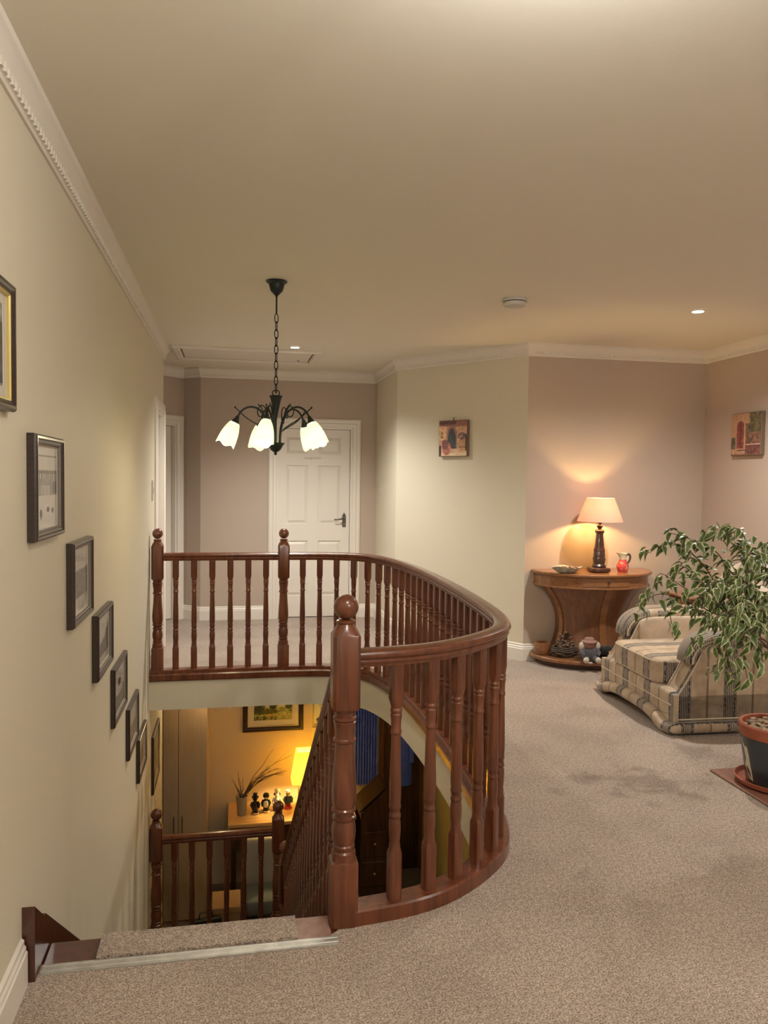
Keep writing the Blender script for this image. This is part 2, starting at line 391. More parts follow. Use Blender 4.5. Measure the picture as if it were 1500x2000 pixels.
    def sell(s, c, r, e=.35, nu=20, nv=12, mi=0, rot=0.):
        # superellipsoid: e -> 1 ellipsoid, small e -> box with soft edges
        sg = lambda v, p: math.copysign(abs(v)**p, v)
        rs = []
        for i in range(nv+1):
            ph = -PI/2+PI*i/nv; ring = []
            for k in range(nu):
                th = 2*PI*k/nu
                x = r[0]*sg(math.cos(ph), e)*sg(math.cos(th), e); y = r[1]*sg(math.cos(ph), e)*sg(math.sin(th), e); z = r[2]*sg(math.sin(ph), e)
                if rot: x, y = x*math.cos(rot)-y*math.sin(rot), x*math.sin(rot)+y*math.cos(rot)
                ring.append((c[0]+x, c[1]+y, c[2]+z))
            rs.append(ring)
        return s.rings(rs, False, mi)
    def xf(s, mtx):
        s.v = [tuple(mtx @ Vector(p)) for p in s.v]; return s
    def mesh(s, name, mats, ang=.6):
        me = bpy.data.meshes.new(name); me.from_pydata(s.v, [], s.f)
        for m in (mats if isinstance(mats, (list, tuple)) else [mats]): me.materials.append(m)
        me.polygons.foreach_set('material_index', s.m)
        me.update()
        import bmesh
        b = bmesh.new(); b.from_mesh(me); bmesh.ops.remove_doubles(b, verts=b.verts, dist=1e-5); bmesh.ops.recalc_face_normals(b, faces=b.faces); b.to_mesh(me); b.free()
        me.polygons.foreach_set('use_smooth', [True]*len(me.polygons))
        me.set_sharp_from_angle(angle=ang)
        return me
    def build(s, name, mats, parent=None, label=None, world=False, ang=.6, loc=None, rz=0, kind=None):
        if world and parent is not None:
            l = parent.location; s.v = [(x-l.x, y-l.y, z-l.z) for x, y, z in s.v]
        o = bpy.data.objects.new(name, s.mesh(name, mats, ang)); COL.objects.link(o)
        if parent is not None: o.parent = parent
        if loc is not None: o.location = loc
        if rz: o.rotation_euler = (0, 0, rz)
        if label: o['label'] = label
        if kind: o['kind'] = kind
        return o

def thing(name, label, cat, loc=(0, 0, 0), rz=0., group=None, kind=None):
    o = bpy.data.objects.new(name, None); COL.objects.link(o); o.empty_display_size = .1
    o.location = loc; o.rotation_euler = (0, 0, rz)
    if label: o['label'] = label
    if cat: o['category'] = cat
    if group: o['group'] = group
    if kind: o['kind'] = kind
    return o
def tag(o, label, cat, group=None):
    o['label'] = label; o['category'] = cat
    if group: o['group'] = group
    return o
def struct(name, mb, m, parent=None, ang=.6):
    o = mb.build(name, m, parent, ang=ang)
    if parent is None: o['kind'] = 'structure'
    return o
def inst(src, name=None, loc=None, rz=None, parent=None):
    o = src.copy(); COL.objects.link(o)
    if loc is not None: o.location = loc
    if rz is not None: o.rotation_euler = (0, 0, rz)
    if parent is not None: o.parent = parent
    return o
def smooth_path(pts, step):
    P = [Vector((*p, 0) if len(p) == 2 else p) for p in pts]; out = []
    for i in range(len(P)-1):
        p0 = P[i-1] if i else 2*P[0]-P[1]; p1, p2 = P[i], P[i+1]; p3 = P[i+2] if i+2 < len(P) else 2*P[-1]-P[-2]
        for k in range(24):
            t = k/24
            out.append(.5*((2*p1)+(p2-p0)*t+(2*p0-5*p1+4*p2-p3)*t*t+(3*p1-p0-3*p2+p3)*t**3))
    out.append(P[-1])
    return resample(out, step)
def resample(P, step=None, n=None):
    L = [0.]
    for a, b in zip(P, P[1:]): L.append(L[-1]+(b-a).length)
    n = n or max(2, round(L[-1]/step)+1); res = []; j = 0
    for k in range(n):
        s = L[-1]*k/(n-1)
        while j < len(L)-2 and L[j+1] < s: j += 1
        t = (s-L[j])/max(1e-9, L[j+1]-L[j]); res.append(P[j].lerp(P[j+1], min(1, max(0, t))))
    return res
def offset(P, d):
    out = []
    for i, p in enumerate(P):
        t = (P[min(i+1, len(P)-1)]-P[max(i-1, 0)]); t.z = 0; t.normalize(); out.append(p+Vector((t.y, -t.x, 0))*d)
    return out

# ================================================================== STRUCTURE
ZC, ZT = 2.471, 2.571
HG = -2.70            # hall floor
SLAB = -0.24
ROOM = [(4.504, -2.5), (4.504, 5.9415), (2.923, 5.9415), (2.083, 7.062), (2.083, 8.09), (.27, 8.09), (.10, 8.24), (-.95, 7.19), (-.95, 6.98), (0, 6.98), (0, -2.5)]

def wall(name, p, q, m, z0=0., z1=ZT, holes=(), th=.1):
    p, q = Vector((*p, 0)), Vector((*q, 0)); L = (q-p).length; t = (q-p)/L; n = Vector((t.y, -t.x, 0))
    mb = MB()
    def slab(a, b, c, d):
        if b-a < 1e-4 or d-c < 1e-4: return
        pts = [p+t*a, p+t*b, p+t*b+n*th, p+t*a+n*th]
        mb.add([(v.x, v.y, z) for z in (c, d) for v in pts], [(0, 3, 2, 1), (4, 5, 6, 7), (0, 1, 5, 4), (1, 2, 6, 5), (2, 3, 7, 6), (3, 0, 4, 7)])
    s = 0
    for (a, b, c, d) in sorted(holes):
        slab(s, a, z0, z1); slab(a, b, z0, c); slab(a, b, d, z1); s = b
    slab(s, L, z0, z1)
    return struct(name, mb, m)

wall('wall_right', ROOM[0], ROOM[1], M['pink'])
wall('wall_alcove', ROOM[1], ROOM[2], M['pink'])
wall('wall_diagonal', ROOM[2], ROOM[3], M['cream'])
wall('wall_return', ROOM[3], ROOM[4], M['cream'])
DX0, DX1, DH = 1.04, 1.827, 2.0
wall('wall_back', ROOM[4], ROOM[5], M['pink'], holes=[(2.083-DX1, 2.083-DX0, 0, DH)])
wall('wall_pier', ROOM[5], ROOM[6], M['pink'])
wall('wall_corner', ROOM[6], ROOM[7], M['pink'], holes=[(.10, .86, 0, DH)])
wall('wall_recess', ROOM[7], ROOM[8], M['pink'])
wall('wall_end', ROOM[8], (-.1, 6.98), M['pink'])
wall('wall_left', ROOM[9], ROOM[10], M['cream'], z0=HG, holes=[(.08, .70, 0, DH)])
wall('wall_front', ROOM[10], ROOM[0], M['cream'])

# centre line of the curved balustrade, from the near newel round to the far one
CURVE = smooth_path([(.955, 2.49), (1.16, 2.520), (1.30, 2.568), (1.42, 2.645), (1.52, 2.732), (1.60, 2.825), (1.655, 2.945), (1.70, 3.15), (1.735, 3.5), (1.76, 4.0), (1.762, 4.6), (1.73, 5.12), (1.655, 5.49), (1.53, 5.71), (1.29, 5.825), (.97, 5.85)], .06)
inner = offset(CURVE, -.045)
well = [(0, 2.415), (.90, 2.415), (.93, 2.44)]+[(p.x, p.y) for p in inner[1:]]+[(.055, 5.805), (0, 5.805)]
floor_poly = ROOM[:10]+list(reversed(well))+[ROOM[10]]
struct('floor', MB().prism(floor_poly, -.02, 0.), M['carpet'])
sl = MB().prism(floor_poly, SLAB, -.021)
n2 = len(floor_poly); ntri = (len(sl.f)-n2)//2
sl.m = [1 if k < ntri else 0 for k in range(len(sl.f))]
struct('ceiling.001', sl, [M['cream'], M['hallceil']], ang=.3)
struct('ceiling', MB().box(-1.1, 4.7, -2.6, 8.4, ZT, ZT+.1), M['ceil'])

# cornice: a moulded run with a row of small blocks
cpath1 = [(0, 6.98), (0, -2.5)]
cpath = [ROOM[8]]+[ROOM[9]]+[ROOM[10]]+ROOM[0:8]
cp = [(0, 0), (-.009, 0), (-.012, .010), (-.019, .014), (-.021, .030), (-.027, .050), (-.038, .070), (-.044, .076), (-.050, .082), (-.052, .100), (0, .100)]
cr = MB().sweep(cp, [(x, y, ZC) for x, y in cpath])
crown = struct('trim_1', cr, M['crown'], ang=.5)
blk = MB()
def blocks(p, q, step=.034):
    p, q = Vector((*p, 0)), Vector((*q, 0)); L = (q-p).length; t = (q-p)/L; a = math.atan2(t.y, t.x)
    k = .03
    while k < L-.03:
        c = p+t*k+Vector((-t.y, t.x, 0))*.019
        blk.box(c.x-.009, c.x+.009, c.y-.006, c.y+.006, ZC+.012, ZC+.036, rz=a); k += step
for i in range(3): blocks(cpath[i], cpath[i+1]) if i != 2 else None
for i in range(3, 9): blocks(cpath[i], cpath[i+1])
b = blk.build('cornice_blocks', M['crown'], crown); b['kind'] = 'stuff'

# skirting boards
sp = [(0, 0), (-.018, 0), (-.018, .098), (-.014, .102), (-.014, .113), (-.009, .120), (-.009, .133), (0, .14)]
def skirt(name, pts): return struct(name, MB().sweep(sp, [(x, y, 0) for x, y in pts]), M['white'], ang=.4)
skirt('baseboard_left', [(0, 2.325), (0, -2.5)])
skirt('baseboard_left.001', [(0, 6.20), (0, 5.93)])
skirt('baseboard_right', [ROOM[0], ROOM[1], ROOM[2], ROOM[3], ROOM[4], (DX1+.085, 8.09)])
skirt('baseboard_back', [(DX0-.085, 8.09), ROOM[5], ROOM[6], (.10-.012, 8.24-.012)])
skirt('baseboard_front', [ROOM[10], ROOM[0]])

# ------------------------------------------------------------------ doors
ARCH = [(0, 0), (.085, 0), (.085, .012), (.07, .018), (.045, .018), (.035, .024), (.012, .024), (0, .014)]   # (distance from opening, proud)
def door(name, label, w, h, loc, rz, rows, cols, handle_side=1, letters=None, depth=.05, handle=True):
    # local x along the wall, opening 0..w, wall face at y = 0, room on -y
    t = thing(name, label, 'door', loc, rz); t['kind'] = 'structure'
    a = MB()
    # architrave: left, head and right with mitred corners
    rs = [[(-d, -p, 0) for d, p in ARCH], [(-d, -p, h+d) for d, p in ARCH], [(w+d, -p, h+d) for d, p in ARCH], [(w+d, -p, 0) for d, p in ARCH]]
    a.rings(rs, True); a.build('architrave', M['white'], t, ang=.3)
    j = MB().box(0, .018, 0, .1, 0, h).box(w-.018, w, 0, .1, 0, h).box(.018, w-.018, 0, .1, h-.018, h)
    j.build('door_jamb', M['white'], t)
    MB().box(-.02, w+.02, 0.002, .16, -.02, -.0005).build('threshold', M['carpet'], t)
    x0, x1, z0, z1 = .021, w-.021, .008, h-.021
    lf = MB(); yF, yB = depth, depth+.035
    xs = [x0]+[c for cc in cols for c in cc]+[x1]; zs = [z0]+[r for rr in rows for r in rr]+[z1]
    for i in range(len(xs)-1):
        for k in range(len(zs)-1):
            if i % 2 == 1 and k % 2 == 1: lf.box(xs[i], xs[i+1], yF+.012, yB, zs[k], zs[k+1])
            else: lf.box(xs[i], xs[i+1], yF, yB, zs[k], zs[k+1])
    leaf = lf.build('door_leaf', M['white'], t, ang=.3)
    for cc in cols:
        for rr in rows:
            p = MB(); X0, X1, Z0, Z1 = cc[0]+.008, cc[1]-.008, rr[0]+.008, rr[1]-.008; i = .028
            rs = [[(X0, yF+.012, Z0), (X1, yF+.012, Z0), (X1, yF+.012, Z1), (X0, yF+.012, Z1)], [(X0+i, yF+.001, Z0+i), (X1-i, yF+.001, Z0+i), (X1-i, yF+.001, Z1-i), (X0+i, yF+.001, Z1-i)]]
            p.rings(rs).build('door_panel', M['white'], t, ang=.2)
    if handle:
        hx = x1-.055 if handle_side > 0 else x0+.055
        hd = MB()
        hd.bbox(hx-.019, hx+.019, yF-.009, yF, .955, 1.085, .004)
        hd.lathe([(.001, 1.085), (.012, 1.09), (.008, 1.10), (.001, 1.105)], 10, (hx, yF-.004, 0))
        bp = hd.build('handle_plate', M['pewter'], t)
        MB().tube([(hx, yF-.005, 1.045), (hx, yF-.042, 1.045), (hx-.03*handle_side, yF-.05, 1.044), (hx-.075*handle_side, yF-.05, 1.036), (hx-.11*handle_side, yF-.047, 1.036)], [.009, .009, .009, .007, .009], 8).build('lever', M['pewter'], bp)
        MB().tube([(hx, yF-.001, .99), (hx, yF-.012, .99)], .006, 8).build('keyhole_cover', M['steel'], bp)
    if letters:
        cu = bpy.data.curves.new('lettering', 'FONT'); cu.body = letters; cu.size = .032; cu.extrude = .0008; cu.align_x = 'CENTER'
        tmp = bpy.data.objects.new('tmp_text', cu); COL.objects.link(tmp)
        dg = bpy.context.evaluated_depsgraph_get(); me = bpy.data.meshes.new_from_object(tmp.evaluated_get(dg)); bpy.data.objects.remove(tmp)
        bpy.data.curves.remove(cu)
        me.materials.clear(); me.materials.append(M['gold2'])
        o = bpy.data.objects.new('lettering', me); COL.objects.link(o); o.parent = t; o.location = (w/2-.02, yF-.001, 1.67); o.rotation_euler = (PI/2, 0, 0)
        o['label'] = 'small faded lettering on the door'
    return t
M['gold2'] = mat('faded_letters', (.42, .34, .25), .6)
RW = [(.23, .81), (.99, 1.60), (1.72, 1.90)]
door('door_1', 'white six panel door with lever handle in the back wall behind the chandelier', DX1-DX0, DH, (DX0, 8.09, 0), 0, RW, [(.095, .325), (.435, .67)], 1, 'Lounge room')
dl = Vector((.10-.86*.70711, 8.24-.86*.70711, 0))
door('door_2', 'white panelled door in the angled corner wall left of the back wall', .76, DH, dl, R(45), RW, [(.11, .33), (.43, .65)], -1, depth=.06)
door('door_3', 'narrow white door set in the far end of the left picture wall', .62, DH, (0, 6.28, 0), R(90), RW, [(.1, .28), (.34, .52)], 1, depth=.03, handle=False)

# ------------------------------------------------------------------ the hall below the landing
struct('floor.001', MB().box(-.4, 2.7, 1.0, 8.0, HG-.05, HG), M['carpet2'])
struct('wall_back.001', MB().box(-.4, 2.7, 7.95, 8.05, HG, SLAB), M['hallwall'])
struct('wall_right.001', MB().box(2.6, 2.7, 1.0, 7.95, HG, SLAB), M['olive'])
struct('wall_front.001', MB().box(0, 2.7, 1.0, 1.1, HG, SLAB), M['cream'])
struct('wall_left.001', MB().box(-.4, -.3, 6.98, 7.95, HG, SLAB).box(-.4, 0, 6.9, 6.98, HG, SLAB), M['hallwall'])
struct('baseboard_back.001', MB().box(1.6, 2.12, 7.93, 7.95, HG, HG+.12), M['darkwood'])
struct('baseboard_right.001', MB().box(2.58, 2.6, 1.1, 7.9, HG, HG+.12), M['darkwood'])

# ================================================================== STAIRS AND BALUSTRADES
def newel_profile(H, w):
    # rows (half width, z, squareness); H total height, w half width of the square blocks
    k = H/1.09; Z = lambda px: (1960-px)/1882*1.09*k
    u = w/.045
    return [(w, 0, 1), (w, Z(1602), 1), (w*.98, Z(1594), .9), (.0405*u, Z(1588), .1), (.040*u, Z(1545), 0), (.034*u, Z(1535), 0), (.037*u, Z(1522), 0), (.037*u, Z(1508), 0), (.033*u, Z(1500), 0),
            (.0385*u, Z(1470), 0), (.0405*u, Z(1435), 0), (.039*u, Z(1400), 0), (.034*u, Z(1365), 0), (.038*u, Z(1352), 0), (.038*u, Z(1342), 0), (.033*u, Z(1336), 0), (.033*u, Z(1318), 0), (.040*u, Z(1308), 0), (.040*u, Z(1298), 0), (.036*u, Z(1290), 0),
            (.0405*u, Z(1250), 0), (.0415*u, Z(1200), 0), (.039*u, Z(1120), 0), (.034*u, Z(1020), 0), (.0315*u, Z(930), 0), (.031*u, Z(918), 0), (.0375*u, Z(908), 0), (.0375*u, Z(896), 0), (.033*u, Z(888), 0), (.032*u, Z(860), 0), (.036*u, Z(810), 0),
            (.038*u, Z(798), 0), (.034*u, Z(792), 0), (.039*u, Z(782), 0), (.039*u, Z(770), 0), (.034*u, Z(764), 0), (.036*u, Z(745), 0), (.039*u, Z(732), .1), (w*.97, Z(722), .85), (w, Z(712), 1), (w, Z(305), 1), (w*.95, Z(292), .75), (.040*u, Z(276), .25), (.031*u, Z(252), 0), (.027*u, Z(240), 0), (.032*u, Z(232), 0), (.032*u, Z(224), 0), (.024*u, Z(216), 0)]
def make_newel(parent, loc, H, w=.045, rz=0.):
    n = MB().turned(newel_profile(H, w), 24).build('newel_post', M['mahog'], parent, ang=.55)
    n.location = Vector(loc)-parent.location; n.rotation_euler = (0, 0, rz)
    r = .041*H/1.09*w/.045; zc = (1960-147)/1882*H
    MB().lathe([(r*math.sin(PI*i/12)+1e-4, zc-r*math.cos(PI*i/12)) for i in range(13)], 24).build('ball_finial', M['mahog'], n)
    return n
def baluster_mesh(H, w=.0220):
    Z = lambda f: H*f
    pr = [(w, 0, 1), (w, Z(.195), 1), (w*.95, Z(.203), .8), (.0195, Z(.215), .15), (.0195, Z(.232), 0), (.0175, Z(.242), 0), (.0195, Z(.262), 0), (.0212, Z(.30), 0), (.0208, Z(.325), 0), (.0180, Z(.343), 0), (.0208, Z(.350), 0), (.0208, Z(.358), 0), (.0180, Z(.364), 0), (.0180, Z(.382), 0), (.0208, Z(.388), 0), (.0208, Z(.397), 0), (.0190, Z(.404), 0),
          (.0208, Z(.43), 0), (.0208, Z(.48), 0), (.0190, Z(.57), 0), (.0168, Z(.68), 0), (.0165, Z(.70), 0), (.0195, Z(.706), 0), (.0195, Z(.716), 0), (.0168, Z(.722), 0), (.0175, Z(.76), 0), (.0203, Z(.785), 0), (.0175, Z(.792), 0), (.0205, Z(.798), 0), (.0205, Z(.807), 0), (.0178, Z(.813), 0), (.0195, Z(.825), .2), (w*.95, Z(.842), .85), (w, Z(.850), 1), (w, Z(1), 1)]
    return MB().turned(pr, 16).mesh('baluster', M['mahog'], .55)
RAIL = [(0.022, 0), (0.024, 0.01), (0.028, 0.014), (0.028, 0.02), (0.025, 0.024), (0.031, 0.029), (0.035, 0.035), (0.0355, 0.042), (0.032, 0.05), (0.022, 0.0555), (0.01, 0.0575), (-0.01, 0.0575), (-0.022, 0.0555), (-0.032, 0.05), (-0.0355, 0.042), (-0.035, 0.035), (-0.031, 0.029), (-0.025, 0.024), (-0.028, 0.02), (-0.028, 0.014), (-0.024, 0.01), (-0.022, 0)]

lb = thing('landing_balustrade', 'long mahogany balustrade with ball topped newels curving round the upper stairwell', 'balustrade', (.955, 2.49, 0))
make_newel(lb, (.955, 2.49, 0), 1.09)
make_newel(lb, (.97, 5.85, 0), 1.09, .042)
make_newel(lb, (.055, 5.85, 0), 1.09, .042)
run = CURVE
MB().sweep(RAIL, [(p.x, p.y, .852) for p in run]).build('handrail', M['mahog'], lb, world=True)
MB().sweep(RAIL, [(.95, 5.85, .852), (.07, 5.85, .852)]).build('handrail', M['mahog'], lb, world=True)
BASE = [(.046, .0), (.046, .046), (.040, .052), (-.036, .052), (-.043, .046), (-.043, .028), (-.058, .026), (-.063, .018), (-.063, -.018), (-.057, -.026), (-.0452, -.026), (-.0452, .0)]
MB().sweep(BASE, [(p.x, p.y, 0) for p in run]).build('base_rail', M['mahog'], lb, world=True, ang=.5)
MB().sweep(BASE, [(.97, 5.85, 0), (.0, 5.85, 0)]).build('base_rail', M['mahog'], lb, world=True, ang=.5)
BAL = baluster_mesh(.802)
def place_baluster(parent, p, rz, me=BAL):
    o = bpy.data.objects.new('baluster', me); COL.objects.link(o); o.parent = parent; o.location = Vector(p)-parent.location; o.rotation_euler = (0, 0, rz); return o
L = sum((a-b).length for a, b in zip(run, run[1:]))
NB = round((L-.18-.14)/.132)
S = resample(run, n=600); ds = L/599
for i in range(NB+1):
    k = round((.18+(L-.18-.14)*i/NB)/ds); t = (S[k+1]-S[k-1]).normalized(); place_baluster(lb, (S[k].x, S[k].y, .051), math.atan2(t.y, t.x))
for i in range(1, 7): place_baluster(lb, (.97-.131*i, 5.85, .051), 0)

# staircase: eleven risers down to the half landing, three more to the hall
RISE, GO, Y0 = .19, .251, 2.50
st = thing('staircase', 'mahogany staircase with taupe carpet runner descending along the left wall', 'staircase', (.47, 2.5, 0))
MB().bbox(.037, .925, 2.409, 2.53, -.03, -.001, .003).build('nosing_board', M['mahog_dark'], st, world=True)
MB().bbox(.792, .909, 2.409, 2.532, -.029, .001, .002).build('bare_patch', M['bare'], st, world=True, label='pale unpainted end of the top nosing board')
for k in range(11):
    y = Y0+GO*k; z = -RISE*k
    MB().box(.037, .925, y, y+.02, z-RISE, z-.03).build('riser', M['mahog_dark'], st, world=True)
    if k < 10: MB().bbox(.037, .925, y+.02, y+GO+.03, z-RISE-.03, z-RISE, .004).build('tread', M['mahog_dark'], st, world=True)
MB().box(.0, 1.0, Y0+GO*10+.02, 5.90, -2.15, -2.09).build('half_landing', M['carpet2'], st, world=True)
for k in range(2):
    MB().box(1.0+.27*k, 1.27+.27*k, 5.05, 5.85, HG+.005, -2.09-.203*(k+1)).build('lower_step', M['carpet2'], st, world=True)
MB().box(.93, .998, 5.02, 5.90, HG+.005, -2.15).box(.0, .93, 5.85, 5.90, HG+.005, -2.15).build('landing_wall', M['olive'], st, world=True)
ws = [(2.335, 0.0), (2.335, .224), (2.46, .124), (2.47, .128), (5.05, .128-.757*2.58), (5.05, -2.085), (2.52, -.25), (2.409, -.02)]
MB().extrude(ws, 'x', .0, .035).build('wall_stringer', M['mahog_dark'], st, world=True)
os_ = [(2.535, .03), (5.01, .03-.757*2.475), (5.01, -2.14), (2.535, -.30)]
MB().extrude(os_, 'x', .927, .957).build('outer_stringer', M['mahog_dark'], st, world=True)
ru = [(2.412, .002)]; low = [(2.412, .012)]
top = [(2.412, .011), (2.532, .011), (2.545, .002), (2.545, -.03)]
for k in range(10):
    y = Y0+GO*k; z = -RISE*(k+1)
    top += [(y+.032, z+.011), (y+GO+.035, z+.011), (y+GO+.045, z+.002), (y+GO+.045, z-.03)]
bot = []
for i, (a, b) in enumerate(top): bot.append((a-.010 if i % 4 >= 2 or i == 0 else a-.004, b-.009))
bot[0] = (2.412, .001)
rb = MB(); n = len(top); vs = [(x, a, b) for x in (.19, .80) for a, b in top]+[(x, a, b) for x in (.19, .80) for a, b in bot]
fs = [(i, i+1, n+i+1, n+i) for i in range(n-1)]+[(2*n+i, 3*n+i, 3*n+i+1, 2*n+i+1) for i in range(n-1)]
fs += [(i, 2*n+i, 2*n+i+1, i+1) for i in range(n-1)]+[(n+i, n+i+1, 3*n+i+1, 3*n+i) for i in range(n-1)]+[(0, n, 3*n, 2*n), (n-1, 3*n-1, 4*n-1, 2*n-1)]
rb.add(vs, fs).build('stair_runner', M['carpet'], st, world=True, ang=.4)

# aluminium threshold strip along the top of the stairs
ts = thing('threshold_strip', 'ridged aluminium carpet strip across the top of the stairs', 'door bar', (.486, 2.387, 0))
pf = [(2.362, 0), (2.362, .0025), (2.366, .0045), (2.372, .0045), (2.374, .0065), (2.378, .0065), (2.380, .0045), (2.394, .0045), (2.396, .0065), (2.400, .0065), (2.402, .0045), (2.407, .004), (2.409, .0015), (2.409, 0)]
MB().extrude(pf, 'x', .042, .924).build('strip', M['alu'], ts, world=True, ang=.3)
for x in (.12, .34, .55, .73, .88):
    MB().lathe([(.0045, .0042), (.0045, .0052), (.002, .0056)], 8, (x, 2.387, 0)).build('screw', M['steel'], ts, world=True)

# balustrade down the flight, and the guard along the half landing
fb = thing('stair_balustrade', 'dark balustrade running down the right side of the stair flight', 'balustrade', (.945, 5.05, -2.09))
make_newel(fb, (.945, 5.05, -2.09), 1.16, .045)
def rz_top(y): return .64-.757*(y-2.8)
MB().sweep(RAIL, [(.948, 2.535, rz_top(2.535)-.058), (.945, 5.02, rz_top(5.02)-.058)]).build('handrail', M['mahog'], fb, world=True)
BAL2 = baluster_mesh(rz_top(3)-.058-(.03-.757*(3-2.535)))
for i in range(1, 20):
    y = 2.535+.124*i
    place_baluster(fb, (.942, y, .03-.757*(y-2.535)), 0, BAL2)
gb = thing('half_landing_guard', 'short dark balustrade with two ball newels at the bottom of the stair', 'balustrade', (.49, 5.83, -2.09))
make_newel(gb, (.94, 5.82, -2.09), 1.11, .045)
make_newel(gb, (.05, 5.82, -2.09), 1.11, .045)
MB().sweep(RAIL, [(.92, 5.82, -1.24), (.07, 5.82, -1.24)]).build('handrail', M['mahog'], gb, world=True)
MB().sweep([(.04, 0), (.04, .05), (-.04, .05), (-.04, 0)], [(.9, 5.82, -2.09), (.09, 5.82, -2.09)]).build('base_rail', M['mahog'], gb, world=True)
BAL3 = baluster_mesh(.80)
for i in range(1, 7): place_baluster(gb, (.94-.127*i, 5.82, -2.041), 0, BAL3)

# ================================================================== PICTURES
def noise2(nx, ny, f, seed):
    rng = np.random.RandomState(seed); out = np.zeros((ny, nx)); amp = 1.; tot = 0
    for o in range(4):
        g = rng.rand(int(f*ny/nx)+3, int(f)+3); yy = np.linspace(0, f*ny/nx, ny); xx = np.linspace(0, f, nx)
        yi, xi = yy.astype(int), xx.astype(int); fy, fx = (yy-yi)[:, None], (xx-xi)[None, :]
        fy, fx = fy*fy*(3-2*fy), fx*fx*(3-2*fx)
        a = g[yi][:, xi]; b = g[yi][:, xi+1]; c = g[yi+1][:, xi]; d = g[yi+1][:, xi+1]
        out += amp*((a*(1-fx)+b*fx)*(1-fy)+(c*(1-fx)+d*fx)*fy); tot += amp; amp *= .5; f *= 2
    return out/tot
def ink_plane(name, w, h, nx, ny, img, parent, loc, mtl):
    # upright sheet in local XZ facing -Y, one colour per cell; img rows go from the bottom up, sRGB 0..255
    vs = [(-w/2+w*i/nx, 0, h*k/ny) for k in range(ny+1) for i in range(nx+1)]
    fs = [(k*(nx+1)+i, k*(nx+1)+i+1, (k+1)*(nx+1)+i+1, (k+1)*(nx+1)+i) for k in range(ny) for i in range(nx)]
    me = bpy.data.meshes.new(name); me.from_pydata(vs, [], fs); me.materials.append(mtl)
    c = img.reshape(-1, 3)/255.; c = np.where(c <= .04045, c/12.92, ((c+.055)/1.055)**2.4)
    a = me.attributes.new('ink', 'FLOAT_COLOR', 'FACE')
    a.data.foreach_set('color', np.concatenate([c, np.ones((len(c), 1))], 1).astype(np.float32).ravel())
    o = bpy.data.objects.new(name, me); COL.objects.link(o); o.parent = parent; o.location = loc
    return o
def grey(a, tint=(1, .97, .92)): return np.clip(a, 0, 1)[..., None]*255*np.array(tint)[None, None]
def UV(nx, ny): return np.meshgrid((np.arange(nx)+.5)/nx, (np.arange(ny)+.5)/ny)
def put(img, mask, col): img[mask] = col
def photo(kind, nx, ny):
    u, v = UV(nx, ny); n = noise2(nx, ny, 6, 10+kind); n2 = noise2(nx, ny, 14, 40+kind)
    if kind == 0:      # mountain waterfall
        a = .16+.30*n; a = np.where(v > .78+.12*(n-.5), .45+.3*n2, a); d = np.abs(u-.62-.10*np.sin(v*7)); a = np.where((d < .035+.03*n2) & (v < .8), .92, a); a = np.where(v < .05, .6, a)
    elif kind == 1:    # terrace of houses above a street with a cart
        a = .80+.08*n; a = np.where((v > .60) & (v < .70), .42+.12*n2, a)
        a = np.where((v > .60) & (v < .66) & ((u*11) % 1 < .5), .78, a); a = np.where((v > .40) & (v < .60), .48+.25*n2, a)
        a = np.where((v > .30) & (v < .52) & (np.abs(u-.5) < .17) & ((u*22) % 1 < .6), .82, a); a = np.where((v > .42) & (v < .56) & ((u < .2) | (u > .8)), .35+.2*n, a)
        a = np.where((np.hypot((u-.3)/.05, (v-.17)/.06) < 1) | (np.hypot((u-.6)/.06, (v-.22)/.04) < 1) | (np.hypot((u-.8)/.05, (v-.2)/.04) < 1), .35, a)
        a = np.where((v > .885) & (v < .892), .6, a)
    elif kind == 2:    # ruined abbey
        a = .72+.1*n; a = np.where((v < .62+.08*np.round(n*4)/4) & (u > .12), .42+.18*n2, a); a = np.where(v < .22, .55+.3*n, a); a = np.where((v < .2) & (u < .4), .8, a)
    elif kind == 3:    # sea stack
        a = .62+.2*n; a = np.where(v < .2+.5*np.clip(u-.15, 0, 1)+.25*n, .25+.2*n2, a); a = np.where(v < .16, .6+.1*n2, a)
    elif kind == 4:
        a = .60+.15*n; a = np.where(v < .35+.3*n*np.abs(u-.5), .3+.25*n2, a); a = np.where(np.hypot((u-.55)/.16, (v-.62)/.12) < .6+.4*n2, .2, a)
    elif kind == 5:
        a = .58+.2*n; a = np.where(v < .5+.2*(n-.5), .36+.25*n2, a)
    elif kind == 6:
        a = .5+.25*n; a = np.where((v < .6) & (np.abs(u-.5) < .3), .3+.25*n2, a)
    else:
        a = .35+.3*n; a = np.where(v > .7, .6, a)
    return grey(a)

